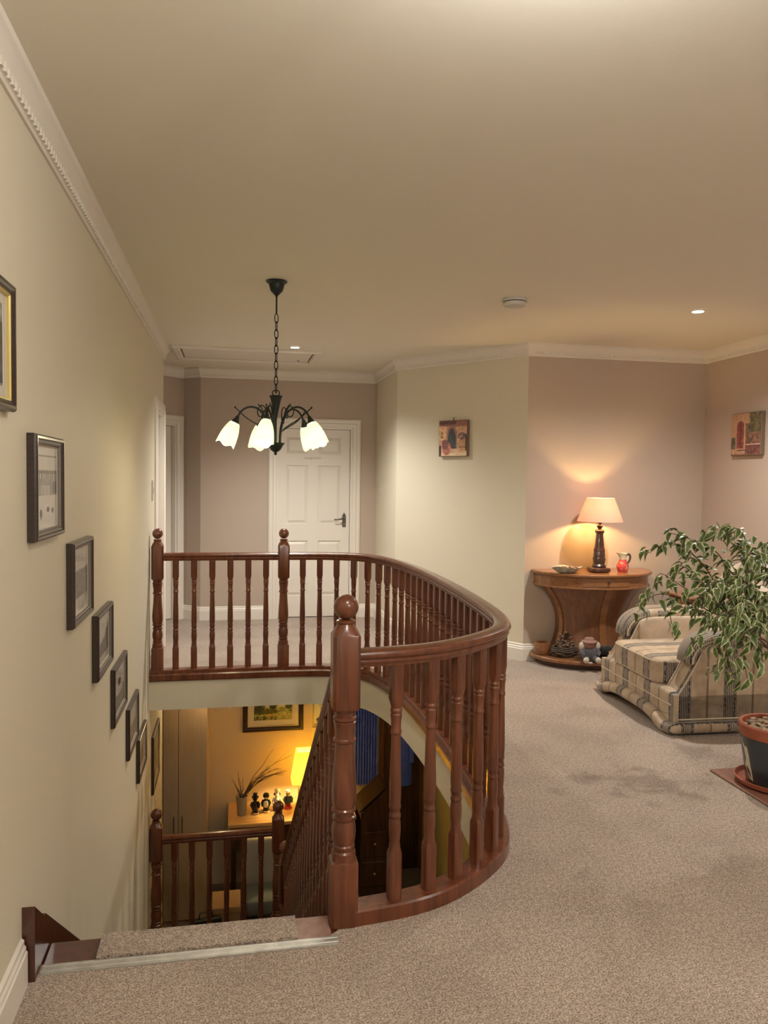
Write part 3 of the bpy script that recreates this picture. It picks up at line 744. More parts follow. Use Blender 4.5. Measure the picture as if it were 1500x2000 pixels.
def rect_ring(mb, x0, x1, z0, z1, steps, mi=0):
    # steps: (inset from the outer edge, y) from the wall outwards round a picture frame
    rs = [[(x0+i, y, z0+i), (x1-i, y, z0+i), (x1-i, y, z1-i), (x0+i, y, z1-i)] for i, y in steps]
    return mb.rings(rs, False, mi)
def framed(name, label, cat, w, h, loc, rz, img, nx, ny, border=.024, slip=.006, mount=.03, t=.026, group=None, fm='frame', gold=True):
    o = thing(name, label, cat, loc, rz, group)
    f = MB(); rect_ring(f, -w/2, w/2, 0, h, [(0, -.001), (0, -t*.7), (.003, -t*.9), (.007, -t), (border*.55, -t), (border*.75, -t*.86), (border, -t*.8), (border, -t*.45), (border, -.001)])
    f.build('frame_moulding', M[fm], o, ang=.35)
    s = MB(); b = border; rect_ring(s, -w/2, w/2, 0, h, [(b, -t*.45), (b, -t*.72), (b+slip*.5, -t*.75), (b+slip, -t*.62), (b+slip, -t*.3)])
    s.build('slip', M['gold' if gold else 'taupe'], o, ang=.3)
    b += slip
    m = MB(); i = b+mount
    rect_ring(m, -w/2, w/2, 0, h, [(b-.003, -t*.40), (i, -t*.40), (i+.002, -t*.34)])
    m.build('mount', M['matboard'], o, ang=.2)
    i += .002
    ink_plane('picture_print', w-2*i+.004, h-2*i+.004, nx, ny, img, o, (0, -t*.34, i-.002), M['print'])
    gz = MB().add([(-w/2+b-.002, -t*.5, b-.002), (w/2-b+.002, -t*.5, b-.002), (w/2-b+.002, -t*.5, h-b+.002), (-w/2+b-.002, -t*.5, h-b+.002)], [(0, 1, 2, 3)]); gz.build('glass_pane', M['glass'], o)
    return o
G = 'dark framed photographs down the staircase wall'
FR = [(1.83, 2.212, 1.632, 1.962, 'black and white waterfall photograph in dark frame, highest on the stair wall', .026, .007, .026),
      (2.42, 2.80, 1.268, 1.590, 'second highest dark framed photograph on the stair wall, pale street with terrace of houses', .024, .006, .004),
      (2.96, 3.36, .905, 1.220, 'third framed photograph down the stair wall, greyish ruined building', .024, .006, .008),
      (3.475, 3.90, .575, .865, 'fourth framed photograph down the stair wall, with dark rising cliff', .026, .004, .01),
      (3.985, 4.45, .210, .505, 'fifth framed photograph down the stair wall, just above the level of the landing floor', .026, .004, .004),
      (4.54, 4.99, -.155, .140, 'sixth framed picture down the stair wall, below the level of the landing floor', .028, .004, .01),
      (5.02, 5.45, -.475, -.195, 'seventh framed picture on the stair wall, lowest of the descending row', .028, .004, .01)]
for k, (y0, y1, z0, z1, lab, b, s, mt) in enumerate(FR):
    framed('framed_photograph', lab, 'picture', y1-y0, z1-z0, (0, (y0+y1)/2, z0), R(90), photo(k, 60, 48), 60, 48, b, s, mt, .030 if k < 4 else .024, group=G, gold=k < 1)
framed('framed_photograph', 'large framed picture past the landing slab beside the hall cupboard', 'picture', .50, .44, (0, 6.20, -.93), R(90), photo(7, 40, 40), 40, 40, .026, .004, .02, .02, gold=False)

# two canvases of old doorways
def canvas_art(kind, nx, ny):
    u, v = UV(nx, ny); n = noise2(nx, ny, 7, 90+kind); n2 = noise2(nx, ny, 20, 70+kind)
    img = np.zeros((ny, nx, 3))
    def fill(mask, c, k=.25): 
        img[mask] = (np.array(c)[None]*(1+k*(n2[mask][:, None]-.5)*2))
    E = lambda cx, cy, rx, ry: np.hypot((u-cx)/rx, (v-cy)/ry) < 1
    if kind == 0:
        fill(u > -1, (205, 160, 130), .15); fill(v > .84, (150, 105, 95)); fill((v > .9) & (u < .62), (105, 75, 72)); fill((u < .25) & (v > .45) & (v < .85), (225, 180, 140), .2)
        fill(((np.abs(u-.47) < .19-.9*np.clip(v-.62, 0, 1)**1.5) & (v > .2) & (v < .88)), (160, 115, 105), .2)
        fill(((np.abs(u-.47) < .135-.95*np.clip(v-.58, 0, 1)**1.5) & (v > .2) & (v < .78)), (72, 82, 84), .3)
        fill(v < .2, (215, 175, 145), .12); fill(v < .09, (225, 200, 165), .08)
        fill(E(.84, .32, .13, .18), (190, 150, 110), .15); fill((np.abs(v-.25) < .012) & E(.84, .32, .13, .18), (140, 100, 70)); fill(E(.84, .56, .16, .10) & (n2 > .35), (105, 85, 90), .5)
        fill(E(.28, .22, .16, .20), (190, 120, 105), .4); fill(E(.22, .33, .13, .14) & (n2 > .4), (130, 85, 85), .4); fill((u < .08) & (v < .3), (75, 60, 45), .4); fill((u > .95) & (v < .6) & (v > .15), (85, 60, 50), .4)
        fill(E(.1, .6, .06, .1) & (n2 > .5), (130, 110, 60), .4)
    else:
        fill(u > -1, (178, 140, 108), .12); fill((u > .5) & (v < .75), (120, 88, 72), .5); fill((u > .62) & (v > .55) & (n2 > .42), (80, 78, 62), .5); fill((u > .55) & (v > .5) & (n > .55), (105, 95, 65), .4)
        fill((np.abs(u-.32) < .16) & (v > .12) & (v < .72) | E(.32, .72, .16, .13), (190, 145, 115), .1)
        fill((np.abs(u-.32) < .125) & (v > .16) & (v < .72) | E(.32, .72, .125, .10), (132, 72, 66), .35); fill((np.abs(u-.32) < .02) & (v > .16) & (v < .8), (112, 52, 55), .2)
        fill((u < .16) & (v < .42), (95, 90, 72), .5); fill((v < .14) & (u < .5), (185, 145, 120), .15); fill((v > .10) & (v < .13) & (u > .2) & (u < .5), (120, 75, 50))
        fill((u > .5) & (v > .03) & (v < .24), (115, 72, 68), .4); fill((u > .5) & (np.abs(v-.25) < .018), (205, 160, 140), .1); fill(v < .03, (130, 95, 75))
    return np.clip(img, 0, 255)
def canvas(label, w, h, t, loc, rz, kind):
    o = thing('canvas_print', label, 'picture', loc, rz, 'canvases of old doorways')
    MB().bbox(-w/2, w/2, -t, -.001, 0, h, .003).build('canvas_wrap', M['canvas'], o)
    ink_plane('picture_print', w-.008, h-.008, 64, 68, canvas_art(kind, 64, 68), o, (0, -t-.0006, .004), M['print'])
    return o
_d = (Vector((2.923, 5.9415, 0))-Vector((2.083, 7.062, 0))).normalized(); _a = math.atan2(_d.y, _d.x)
c1 = Vector((2.49, 6.519, 1.672))
c1 = canvas('square canvas of a pointed doorway with urns, on the cream diagonal wall', .305, .312, .038, c1, _a, 0)
MB().tube([(-.02, -.004, .31), (-.02, -.004, .335), (-.012, -.004, .34)], .003, 6).build('hanging_hook', M['iron'], c1)
canvas('square canvas of a red arched door, on the wall right of the table lamp', .355, .33, .035, (4.504, 5.35, 1.685), R(-90), 1)

# switches
def switch(name, label, w, h, loc, rz):
    o = thing(name, label, 'switch', loc, rz)
    MB().bbox(-w/2, w/2, -.009, 0, 0, h, .002).build('plate', M['plastic'], o)
    MB().bbox(-.008, .008, -.014, -.008, h*.35, h*.65, .002).build('rocker', M['plastic'], o)
switch('light_switch', 'white light switch on the left wall before the narrow door', .086, .146, (0, 6.02, 1.29), R(90))
switch('light_switch', 'small white switch on the cream return wall right of the back door', .05, .09, (2.083, 7.84, 1.31), R(-90))

# ================================================================== CEILING THINGS
def downlight(label, x, y, power=1.0, cone=150):
    o = thing('downlight', label, 'light', (x, y, ZT), 0, None)
    MB().lathe([(.036, -.001), (.046, -.001), (.046, -.004), (.040, -.009), (.036, -.008)], 28, cap=False).build('bezel', M['white'], o)
    MB().lathe([(.0001, -.0065), (.036, -.0065), (.036, -.002), (.0001, -.002)], 24, cap=False).build('lens', M['lens'], o)
    l = bpy.data.lights.new('downlight_lamp', 'SPOT'); l.energy = DOWNLIGHT_W*power*4; l.color = COOL; l.spot_size = R(cone); l.spot_blend = 1.0; l.shadow_soft_size = .035
    q = bpy.data.objects.new('downlight_lamp', l); COL.objects.link(q); q.parent = o; q.location = (0, 0, -.035)
    return o
downlight('bright recessed downlight beside the loft hatch behind the chandelier', 1.10, 6.60, power=.85, cone=138)
downlight('bright recessed downlight on the right above the console table', 3.511, 4.54, power=.6)
# lights of the same row that stand just outside the frame, over the near end of the landing, and an added fill globe
cl = thing('ceiling_lamp', 'bare bright lamp under the ceiling above the near end of the landing', 'light', (1.18, 1.22, ZT))
MB().lathe([(.05, -.001), (.055, -.01), (.03, -.025), (.02, -.05), (.02, -.075), (.001, -.075)], 24).build('holder', M['white'], cl)
MB().sell((0, 0, -.12), (.05, .05, .05), 1, 24, 16).build('bulb', mat('near_lamp', (1, 1, 1), emit=COOL, estr=NEAR_LAMP_RADIANCE), cl)
gl = thing('fill_globe', 'unseen fill globe added behind the viewer to brighten ceiling and walls', 'light', (2.3, -.9, ZT))  # added fill lamp, out of view, lifts the ceiling and walls
MB().lathe([(.06, -.001), (.062, -.012), (.02, -.03), (.008, -.04), (.008, -.20), (.03, -.205), (.03, -.22), (.001, -.22)], 24).build('stem', M['white'], gl)
MB().sell((0, 0, -.33), (.12, .12, .12), 1, 28, 18).build('globe', mat('lit_fill_globe', (1, 1, 1), emit=COOL, estr=FILL_GLOBE_RADIANCE), gl)
downlight('recessed downlight above the near right side of the landing', 3.5, 1.2, power=.3)

h = thing('loft_hatch', 'white framed loft hatch in the ceiling above the back of the landing', 'hatch', (.717, 7.10, ZT))
hf = MB()
def ring_z(x0, x1, y0, y1, steps):
    rs = [[(x0+i, y0+i, z), (x1-i, y0+i, z), (x1-i, y1-i, z), (x0+i, y1-i, z)] for i, z in steps]; hf.rings(rs, False)
ring_z(-.632, .632, -.36, .36, [(0, 0), (0, -.020), (.01, -.030), (.05, -.026), (.06, -.012), (.06, 0)])
hf.build('frame', M['crown'], h, ang=.3)
MB().box(-.572, .572, -.30, .30, -.003, -.0005).build('shadow_gap', M['grey'], h)
MB().bbox(-.560, .560, -.288, .288, -.010, -.003, .002).build('panel', M['crown'], h)
MB().lathe([(.001, -.014), (.012, -.013), (.012, -.009), (.001, -.009)], 10, (.47, .20, 0), cap=False).build('latch', M['grey'], h)

s = thing('smoke_alarm', 'round white smoke alarm on the ceiling right of centre', 'smoke alarm', (2.271, 4.53, ZT))
MB().lathe([(.001, -.0005), (.074, -.0005), (.076, -.012), (.074, -.016)], 32).build('base', M['plastic'], s)
MB().lathe([(.067, -.016), (.067, -.022)], 32).build('vent_slot', M['grey'], s)
MB().lathe([(.072, -.022), (.070, -.034), (.062, -.042), (.03, -.046), (.001, -.046)], 32).build('cover', M['plastic'], s)
MB().lathe([(.012, -.045), (.012, -.049), (.001, -.049)], 14, (-.02, -.03, 0)).build('test_button', M['plastic'], s)

# chandelier
ch = thing('chandelier', 'black iron five arm chandelier with glowing cream glass shades hanging on a chain', 'chandelier', (.828, 4.44, ZT))
MB().lathe([(.058, -.0005), (.060, -.006), (.052, -.012), (.044, -.018), (.040, -.035), (.034, -.055), (.018, -.072), (.008, -.082), (.006, -.09)], 28).build('ceiling_rose', M['iron'], ch)
MB().tube([(0, 0, -.085), (0, 0, -.185)], .005, 8).build('rod', M['iron'], ch)
def link(z, a, hgt=.052, w=.011, r=.0028):
    pts = []
    for k in range(17):
        t = 2*PI*k/16; x = w*math.sin(t); zz = hgt/2*math.cos(t)
        x = math.copysign(min(abs(x), w*.9), x); pts.append((x*math.cos(a), x*math.sin(a), z+zz))
    return MB().tube(pts, r, 6)
nl = 10
lm = [link(0, R(20)).mesh('chain_link', M['iron'], 1.2), link(0, R(110)).mesh('chain_link', M['iron'], 1.2)]
for k in range(nl):
    o = bpy.data.objects.new('chain_link', lm[k % 2]); COL.objects.link(o); o.parent = ch; o.location = (0, 0, -.208-.0435*k)
MB().tube([(.020*math.sin(2*PI*k/20), 0, -.626+.017*math.cos(2*PI*k/20)) for k in range(21)], .0035, 6).build('suspension_ring', M['iron'], ch)
MB().lathe([(.001, -.640), (.036, -.640), (.038, -.645), (.032, -.655), (.024, -.685), (.014, -.735), (.008, -.765), (.006, -.78), (.006, -.91)], 24).build('trumpet', M['iron'], ch)
MB().lathe([(.001, -.905), (.050, -.905), (.052, -.910), (.046, -.916), (.036, -.932), (.028, -.946), (.014, -.956), (.006, -.960), (.009, -.966), (.006, -.973), (.001, -.976)], 24).build('bottom_bell', M['iron'], ch)
bez = lambda P, n: [sum((Vector(p)*math.comb(len(P)-1, i)*t**i*(1-t)**(len(P)-1-i) for i, p in enumerate(P)), Vector()) for t in [k/n for k in range(n+1)]]
arm_pts = bez([(.030, 0, -.905), (.030, 0, -.80), (.05, 0, -.68), (.16, 0, -.66), (.205, 0, -.74), (.212, 0, -.77)], 18)
curl1 = bez([(.05, 0, -.80), (.04, .02, -.66), (.10, .03, -.66), (.13, .03, -.72), (.13, .01, -.80), (.06, 0, -.80), (.045, -.01, -.72), (.10, -.01, -.69)], 26)
curl2 = bez([(.045, 0, -.84), (.08, -.02, -.80), (.16, -.02, -.80), (.21, 0, -.72), (.225, 0, -.715)], 16)
armm = MB().tube(arm_pts, .0058, 8).mesh('arm', M['iron'], 1.2)
c1m = MB().tube(curl1, .0034, 6).mesh('scroll', M['iron'], 1.2); c2m = MB().tube(curl2, .0034, 6).sell((.226, 0, -.713), (.006, .006, .006), 1, 8, 6).mesh('scroll', M['iron'], 1.2)
tilt = Matrix.Translation((.212, 0, -.765)) @ Matrix.Rotation(R(-24), 4, 'Y')
holder = MB().lathe([(.001, .006), (.009, .004), (.013, -.012), (.022, -.030), (.026, -.044), (.001, -.044)], 18).xf(tilt).mesh('lamp_holder', M['iron'], .6)
shp = [(.026, -.036), (.033, -.05), (.041, -.075), (.047, -.105), (.050, -.135), (.052, -.168)]
rs = []
for r, z in shp: rs.append([(r*(1+.035*(abs(z)-.036)/.124*math.cos(4*2*PI*k/36))*math.cos(2*PI*k/36), r*(1+.035*(abs(z)-.036)/.124*math.cos(4*2*PI*k/36))*math.sin(2*PI*k/36), z-.006*max(0, (abs(z)-.12)/.04)*math.cos(4*2*PI*k/36)) for k in range(36)])
for r, z in reversed(shp[1:]): rs.append([(( r-.003)*(1+.035*(abs(z)-.036)/.124*math.cos(4*2*PI*k/36))*math.cos(2*PI*k/36), (r-.003)*(1+.035*(abs(z)-.036)/.124*math.cos(4*2*PI*k/36))*math.sin(2*PI*k/36), z-.006*max(0, (abs(z)-.12)/.04)*math.cos(4*2*PI*k/36)) for k in range(36)])
shade = MB().rings(rs, False).xf(tilt).mesh('glass_shade', M['opal'], 1.2)
bulb = MB().sell((0, 0, -.095), (.021, .021, .034), 1, 14, 10).xf(tilt).mesh('bulb', M['bulb'], 1.2)
bp = tilt @ Vector((0, 0, -.150))
for a in (254, 182, 110, 38, -33):
    def P(me, nm, par=ch):
        o = bpy.data.objects.new(nm, me); COL.objects.link(o); o.parent = par
        if par is ch: o.rotation_euler = (0, 0, R(a))
        return o
    ar = P(armm, 'arm'); P(c1m, 'scroll', ar); P(c2m, 'scroll', ar); P(holder, 'lamp_holder', ar); P(shade, 'glass_shade', ch); P(bulb, 'bulb', ch)
    l = bpy.data.lights.new('chandelier_lamp', 'POINT'); l.energy = CHANDELIER_W; l.color = (1, .84, .60); l.shadow_soft_size = .025
    q = bpy.data.objects.new('chandelier_lamp', l); COL.objects.link(q); q.parent = ch
    q.location = Matrix.Rotation(R(a), 3, 'Z') @ bp

# ================================================================== CONSOLE TABLE AND WHAT STANDS ON IT
TX, TY = 3.475, 5.935
ct = thing('console_table', 'half round golden oak console table with drawer against the alcove wall', 'table', (TX, 5.75, 0))
def demi(w, d, n=28, y=TY): return [(TX-w, y)]+[(TX-w*math.cos(PI*k/n), y-.05-d*math.sin(PI*k/n)) for k in range(n+1)]+[(TX+w, y)]
def demi_mb(w, d, z0, z1, inset=.006):
    m = MB(); rs = [[(x, y, z) for x, y in demi(w-i, d-i)] for z, i in ((z0, inset), (z0+inset, 0), (z1-inset, 0), (z1, inset))]
    return m.rings(rs)
demi_mb(.500, .40, .728, .752).build('table_top', M['oak'], ct, world=True)
demi_mb(.470, .372, .640, .730, .001).build('frieze', M['oak'], ct, world=True, ang=.5)
demi_mb(.480, .382, .632, .646, .003).build('bead_moulding', M['oak'], ct, world=True)
# curved drawer front following the frieze, with its knob
dr = MB(); a0, a1 = R(62), R(108); q = []
for off, z in ((.003, .652), (.003, .722)):
    pass
vs = []; nn = 12
for r_ in (.3715, .3765):
    for z in (.655, .720):
        for k in range(nn+1):
            a = a0+(a1-a0)*k/nn; s_ = r_/.372
            vs.append((TX-.470*s_*math.cos(a), TY-.05-.372*s_*math.sin(a), z))
n1 = nn+1; fs = []
for k in range(nn):
    fs += [(2*n1+k, 2*n1+k+1, 3*n1+k+1, 3*n1+k), (k, n1+k, n1+k+1, k+1), (n1+k, 3*n1+k, 3*n1+k+1, n1+k+1), (k, k+1, 2*n1+k+1, 2*n1+k)]
fs += [(0, 2*n1, 3*n1, n1), (nn, n1+nn, 3*n1+nn, 2*n1+nn)]
d_ = dr.add(vs, fs).build('drawer', M['oak'], ct, world=True, ang=.4)
ka = R(86); kp = (TX-.478*math.cos(ka), TY-.05-.38*math.sin(ka), .688)
kn = MB().sell((kp[0]-ct.location.x, kp[1]-.008-ct.location.y, kp[2]), (.010, .011, .010), 1, 12, 8).build('knob', M['walnut'], d_)
# waisted pedestal
prof = [(.632, .415), (.60, .395), (.56, .365), (.50, .325), (.42, .292), (.34, .278), (.26, .280), (.18, .300), (.12, .325), (.075, .345)]
MB().rings([[(x, y, z) for x, y in demi(w, w*.80)] for z, w in reversed(prof)]).build('pedestal', M['oakp'], ct, world=True, ang=.7)
for ang in (R(14), R(90), R(166)):
    m = MB(); rs = []
    for z, w in reversed(prof):
        h_ = .026; rr = []
        for da, o_ in ((-h_, 0), (-h_, .010), (h_, .010), (h_, 0)):
            a = ang+da/w; s_ = (w+o_)/w
            rr.append((TX-w*s_*math.cos(a), TY-.05-.80*w*s_*math.sin(a), z))
        rs.append(rr)
    m.rings(rs).build('pilaster', M['oak'], ct, world=True, ang=.5)
demi_mb(.505, .40, .045, .075).build('base_shelf', M['oak'], ct, world=True)
demi_mb(.45, .34, .001, .046, .001).build('plinth', M['darkwood'], ct, world=True)

SH = .075   # shelf top
lamp = thing('table_lamp', 'dark turned wood table lamp with glowing pink shade on the console table', 'lamp', (3.452, 5.70, .752))
MB().sell((0, 0, .020), (.078, .078, .020), .45, 28, 10).build('foot', M['walnut'], lamp)
MB().turned([(.050, .038, .2), (.052, .05, .2), (.042, .065, .2), (.046, .105, .4), (.042, .125, .2), (.046, .132, .2), (.044, .14, .2), (.040, .165, .3), (.044, .172, .2), (.042, .182, .2), (.036, .195, .3), (.028, .275, .3), (.026, .305, .3), (.034, .315, .2), (.036, .328, .2), (.03, .336, .1)], 20).build('stem', M['walnut'], lamp, ang=.5)
MB().lathe([(.022, .336), (.014, .345), (.026, .362), (.026, .368), (.014, .374), (.012, .380), (.021, .395), (.021, .402), (.010, .406), (.010, .45)], 18).build('collar', M['walnut'], lamp)
sp_ = [(.190, .402), (.114, .588)]
MB().rings([[(r*math.cos(2*PI*k/48), r*math.sin(2*PI*k/48), z) for k in range(48)] for r, z in [(.178, .402), (.143, .495), (.108, .588), (.1065, .588), (.1415, .495), (.1765, .402)]], False).build('lamp_shade', M['lampshade'], lamp, ang=1.2)
bl = MB().sell((0, 0, .530), (.022, .022, .02), 1, 14, 10).build('bulb', M['bulb'], lamp)
l = bpy.data.lights.new('table_lamp_light', 'POINT'); l.energy = TABLE_LAMP_W; l.color = AMBER; l.shadow_soft_size = .02
q = bpy.data.objects.new('table_lamp_light', l); COL.objects.link(q); q.parent = lamp; q.location = (0, 0, .485)

pl = thing('glass_plate', 'round frosted glass plate leaning on the alcove wall behind the table lamp', 'plate', (3.425, 5.90, .755))
MB().lathe([(.0001, -.003), (.12, -.003), (.14, -.006), (.182, -.012), (.182, -.008), (.14, 0), (.12, .003), (.0001, .003)], 56, cap=False).xf(Matrix.Translation((0, .012, .182)) @ Matrix.Rotation(R(84), 4, 'X')).build('plate_disc', M['plate'], pl)

ds = thing('ceramic_dish', 'grey scalloped ceramic dish of pebbles at the left of the console table', 'dish', (3.165, 5.66, .752))
rs = []
for (a, b, z) in ((.05, .035, 0.), (.075, .05, .006), (.110, .070, .035), (.125, .080, .048), (.118, .074, .047), (.095, .058, .028), (.05, .03, .014)):
    rs.append([(a*math.cos(t)*(1+.03*math.cos(8*t)), b*math.sin(t)*(1+.03*math.cos(8*t)), z+(.008*math.cos(3*t+1) if z > .03 else 0)) for t in [2*PI*k/40 for k in range(40)]])
MB().rings(rs).build('bowl', M['dish'], ds, ang=1.)
pb = MB(); rr = random.Random(3)
for k in range(26):
    a = rr.random()*6.28; r_ = rr.random()**.5
    pb.sell((.08*r_*math.cos(a), .048*r_*math.sin(a), .034+.01*rr.random()), (.014, .011, .008), 1, 8, 5, rot=a)
o = pb.build('pebbles', M['pebble'], ds); o['kind'] = 'stuff'

jg = thing('ceramic_jug', 'small hand painted red jug with cream lip at the right of the console table', 'jug', (3.652, 5.69, .752))
MB().lathe([(.001, 0), (.034, 0), (.040, .01), (.048, .035), (.045, .06), (.032, .085), (.026, .10)], 24).build('body', M['jug_red'], jg, ang=1.)
m = MB(); rs = []
for r_, z, k_ in ((.0265, .098, 0), (.025, .112, .1), (.030, .130, .45), (.038, .148, .9), (.034, .147, .9), (.024, .128, .4), (.02, .112, .1)):
    rs.append([(r_*math.cos(t)-.022*k_*max(0, -math.cos(t))**2, r_*.8*math.sin(t), z+.008*k_*max(0, -math.cos(t))) for t in [2*PI*k/24 for k in range(24)]])
m.rings(rs).build('lip', M['jug_white'], jg, ang=1.)
MB().tube(bez([(.024, 0, .125), (.05, 0, .165), (.09, 0, .13), (.055, 0, .075), (.038, 0, .065)], 14), .008, 8).build('handle', M['jug_black'], jg)

# shelf items
wb = thing('wooden_bowl', 'round orange wood bowl at the left end of the console shelf', 'bowl', (3.043, 5.835, SH))
MB().lathe([(.03, 0), (.05, .004), (.062, .04), (.064, .075), (.058, .098), (.052, .098), (.054, .07), (.045, .015), (.001, .012)], 26).build('bowl', M['oak'], wb, ang=1.)
bk = thing('twig_basket', 'dark twig basket heaped with dried pods on the console shelf', 'basket', (3.215, 5.75, SH))
bk.scale = (.82, .82, .82)
m = MB(); rb_ = random.Random(11)
for k in range(6):
    r_ = .115+.022*math.sin(k*.6); z = .010+.016*k; ph = rb_.random()*6
    m.tube([((r_+.006*math.sin(7*t+ph))*1.15*math.cos(t), (r_+.006*math.cos(5*t+ph))*.75*math.sin(t), z+.005*math.sin(6*t+ph)) for t in [2*PI*i/36 for i in range(37)]], .010, 6)
m.lathe([(.001, .004), (.125, .004), (.125, .05), (.001, .05)], 20, ell=(1.05, .7))
o = m.build('basket_coils', M['basket'], bk, ang=1.2)
m = MB()
for k in range(70):
    a = rb_.random()*6.28; r_ = rb_.random()**.5; hh = .17*(1-r_**2*.75)
    m.sell((.10*r_*math.cos(a)-.01, .07*r_*math.sin(a), .07+hh*(.35+.65*rb_.random())), (.013+.006*rb_.random(),)*2+(.012,), 1, 8, 6)
o = m.build('dried_pods', M['pod'], bk, ang=1.2); o['kind'] = 'stuff'
m = MB()
for k in range(26):
    a = -.6+rb_.random()*1.2; e = .02+.10*rb_.random(); L_ = .16+.10*rb_.random()
    p0 = Vector((.04, 0, .06+.05*rb_.random())); p1 = p0+Vector((math.cos(a)*L_, math.sin(a)*L_*.5-.03, e-.06))
    m.tube([p0, (p0+p1)/2+Vector((0, 0, .02)), p1], .0022, 4)
o = m.build('dried_sprigs', M['basket'], bk, ang=1.2); o['kind'] = 'stuff'

tb = thing('plush_toy', 'seated plush toy in grey dungarees and dusky pink hat on the console shelf', 'soft toy', (3.315, 5.555, SH), R(-8))
MB().sell((0, 0, .065), (.058, .048, .062), .8, 18, 12).build('body', M['denim'], tb)
MB().sell((0, -.004, .135), (.052, .045, .040), .9, 18, 12).build('head', M['plush_pink'], tb)
MB().lathe([(.001, .150), (.062, .150), (.060, .158), (.040, .165), (.034, .182), (.001, .188)], 18).build('hat', M['plush_pink'], tb)
for s_ in (-1, 1):
    MB().sell((.060*s_, -.01, .120), (.024, .020, .032), .9, 12, 8).build('ear', M['plush_white'], tb)
    MB().tube([(.05*s_, -.01, .10), (.066*s_, -.035, .07), (.05*s_, -.055, .055)], [.02, .017, .014], 10).build('arm', M['denim'], tb)
    MB().tube([(.03*s_, -.02, .03), (.045*s_, -.06, .026)], [.026, .024], 10).build('leg', M['denim'], tb)
    MB().sell((.047*s_, -.082, .024), (.023, .020, .024), 1, 12, 8).build('foot', M['plush_white'], tb)
tk = thing('plush_toy', 'black plush dog with tan paws lying on the console shelf by the armchair', 'soft toy', (3.462, 5.57, SH), R(4))
MB().sell((0, .02, .055), (.085, .06, .052), .9, 20, 12).build('body', M['plush_black'], tk)
MB().sell((-.01, -.045, .085), (.045, .04, .038), .95, 16, 10).build('head', M['plush_black'], tk)
for s_ in (-1, 1):
    MB().sell((-.01+.046*s_, -.04, .085), (.014, .02, .034), .9, 10, 8).build('ear', M['plush_black'], tk)
    MB().sell((.038*s_, -.065, .020), (.030, .026, .019), .9, 12, 8).build('paw', M['figskin'], tk)
MB().sell((-.01, -.083, .078), (.016, .012, .012), 1, 10, 8).build('muzzle', M['figskin'], tk)

# ================================================================== ARMCHAIR  (local: front -y, width along x)
AC = thing('armchair', 'cream striped armchair with scrolled arms and scalloped base at the right', 'armchair', (3.590, 4.505, 0), R(-92.5))
F = M['fabric']; W2 = .49
# base with scalloped front edge
poly = [(-W2, .012)]+[(-.40, .012), (-.34, .045)]+[(-.30+.60*k/14, .060+.020*math.sin(PI*k/14)) for k in range(15)]+[(.34, .045), (.40, .012), (W2, .012), (W2, .235), (-W2, .235)]
MB().extrude(poly, 'y', -.465, -.43).build('front_apron', F, AC, ang=.4)
MB().bbox(-W2+.014, W2-.014, -.44, .41, .02, .235, .01).build('base_frame', F, AC, ang=.4)
# padded roll round the bottom edge
rp = [(-W2+.005, .40, .045), (-W2, -.40, .045), (-W2+.01, -.465, .042), (-.40, -.485, .042), (-.34, -.485, .068), (-.2, -.485, .092), (0, -.485, .098), (.2, -.485, .092), (.34, -.485, .068), (.40, -.485, .042), (W2-.01, -.465, .042), (W2, -.40, .045), (W2-.005, .40, .045)]
MB().tube(resample(smooth_path(rp, .02), n=70), .036, 12).build('bottom_roll', F, AC, ang=1.2)
# front panel between the arms, bulging
MB().sell((0, -.40, .175), (.47, .075, .078), .25, 40, 14).build('front_panel', F, AC, ang=1.2)
MB().tube(resample([Vector((-.47, -.472, .175)), Vector((.47, -.472, .175))], n=4), .005, 6).build('piping', M['piping'], AC)
# seat cushion with piping
MB().sell((0, -.13, .325), (.315, .355, .082), .22, 48, 18).build('seat_cushion', F, AC, ang=1.2)
def loop(z, rx, ry, cy, e=.22, n=64):
    sg = lambda v, p: math.copysign(abs(v)**p, v)
    return [(rx*sg(math.cos(2*PI*k/n), e), cy+ry*sg(math.sin(2*PI*k/n), e), z) for k in range(n+1)]
for z in (.268, .385):
    MB().tube(resample([Vector(p) for p in loop(z, .308, .349, -.13)], n=90), .0055, 6).build('piping', M['piping'], AC, ang=1.2)
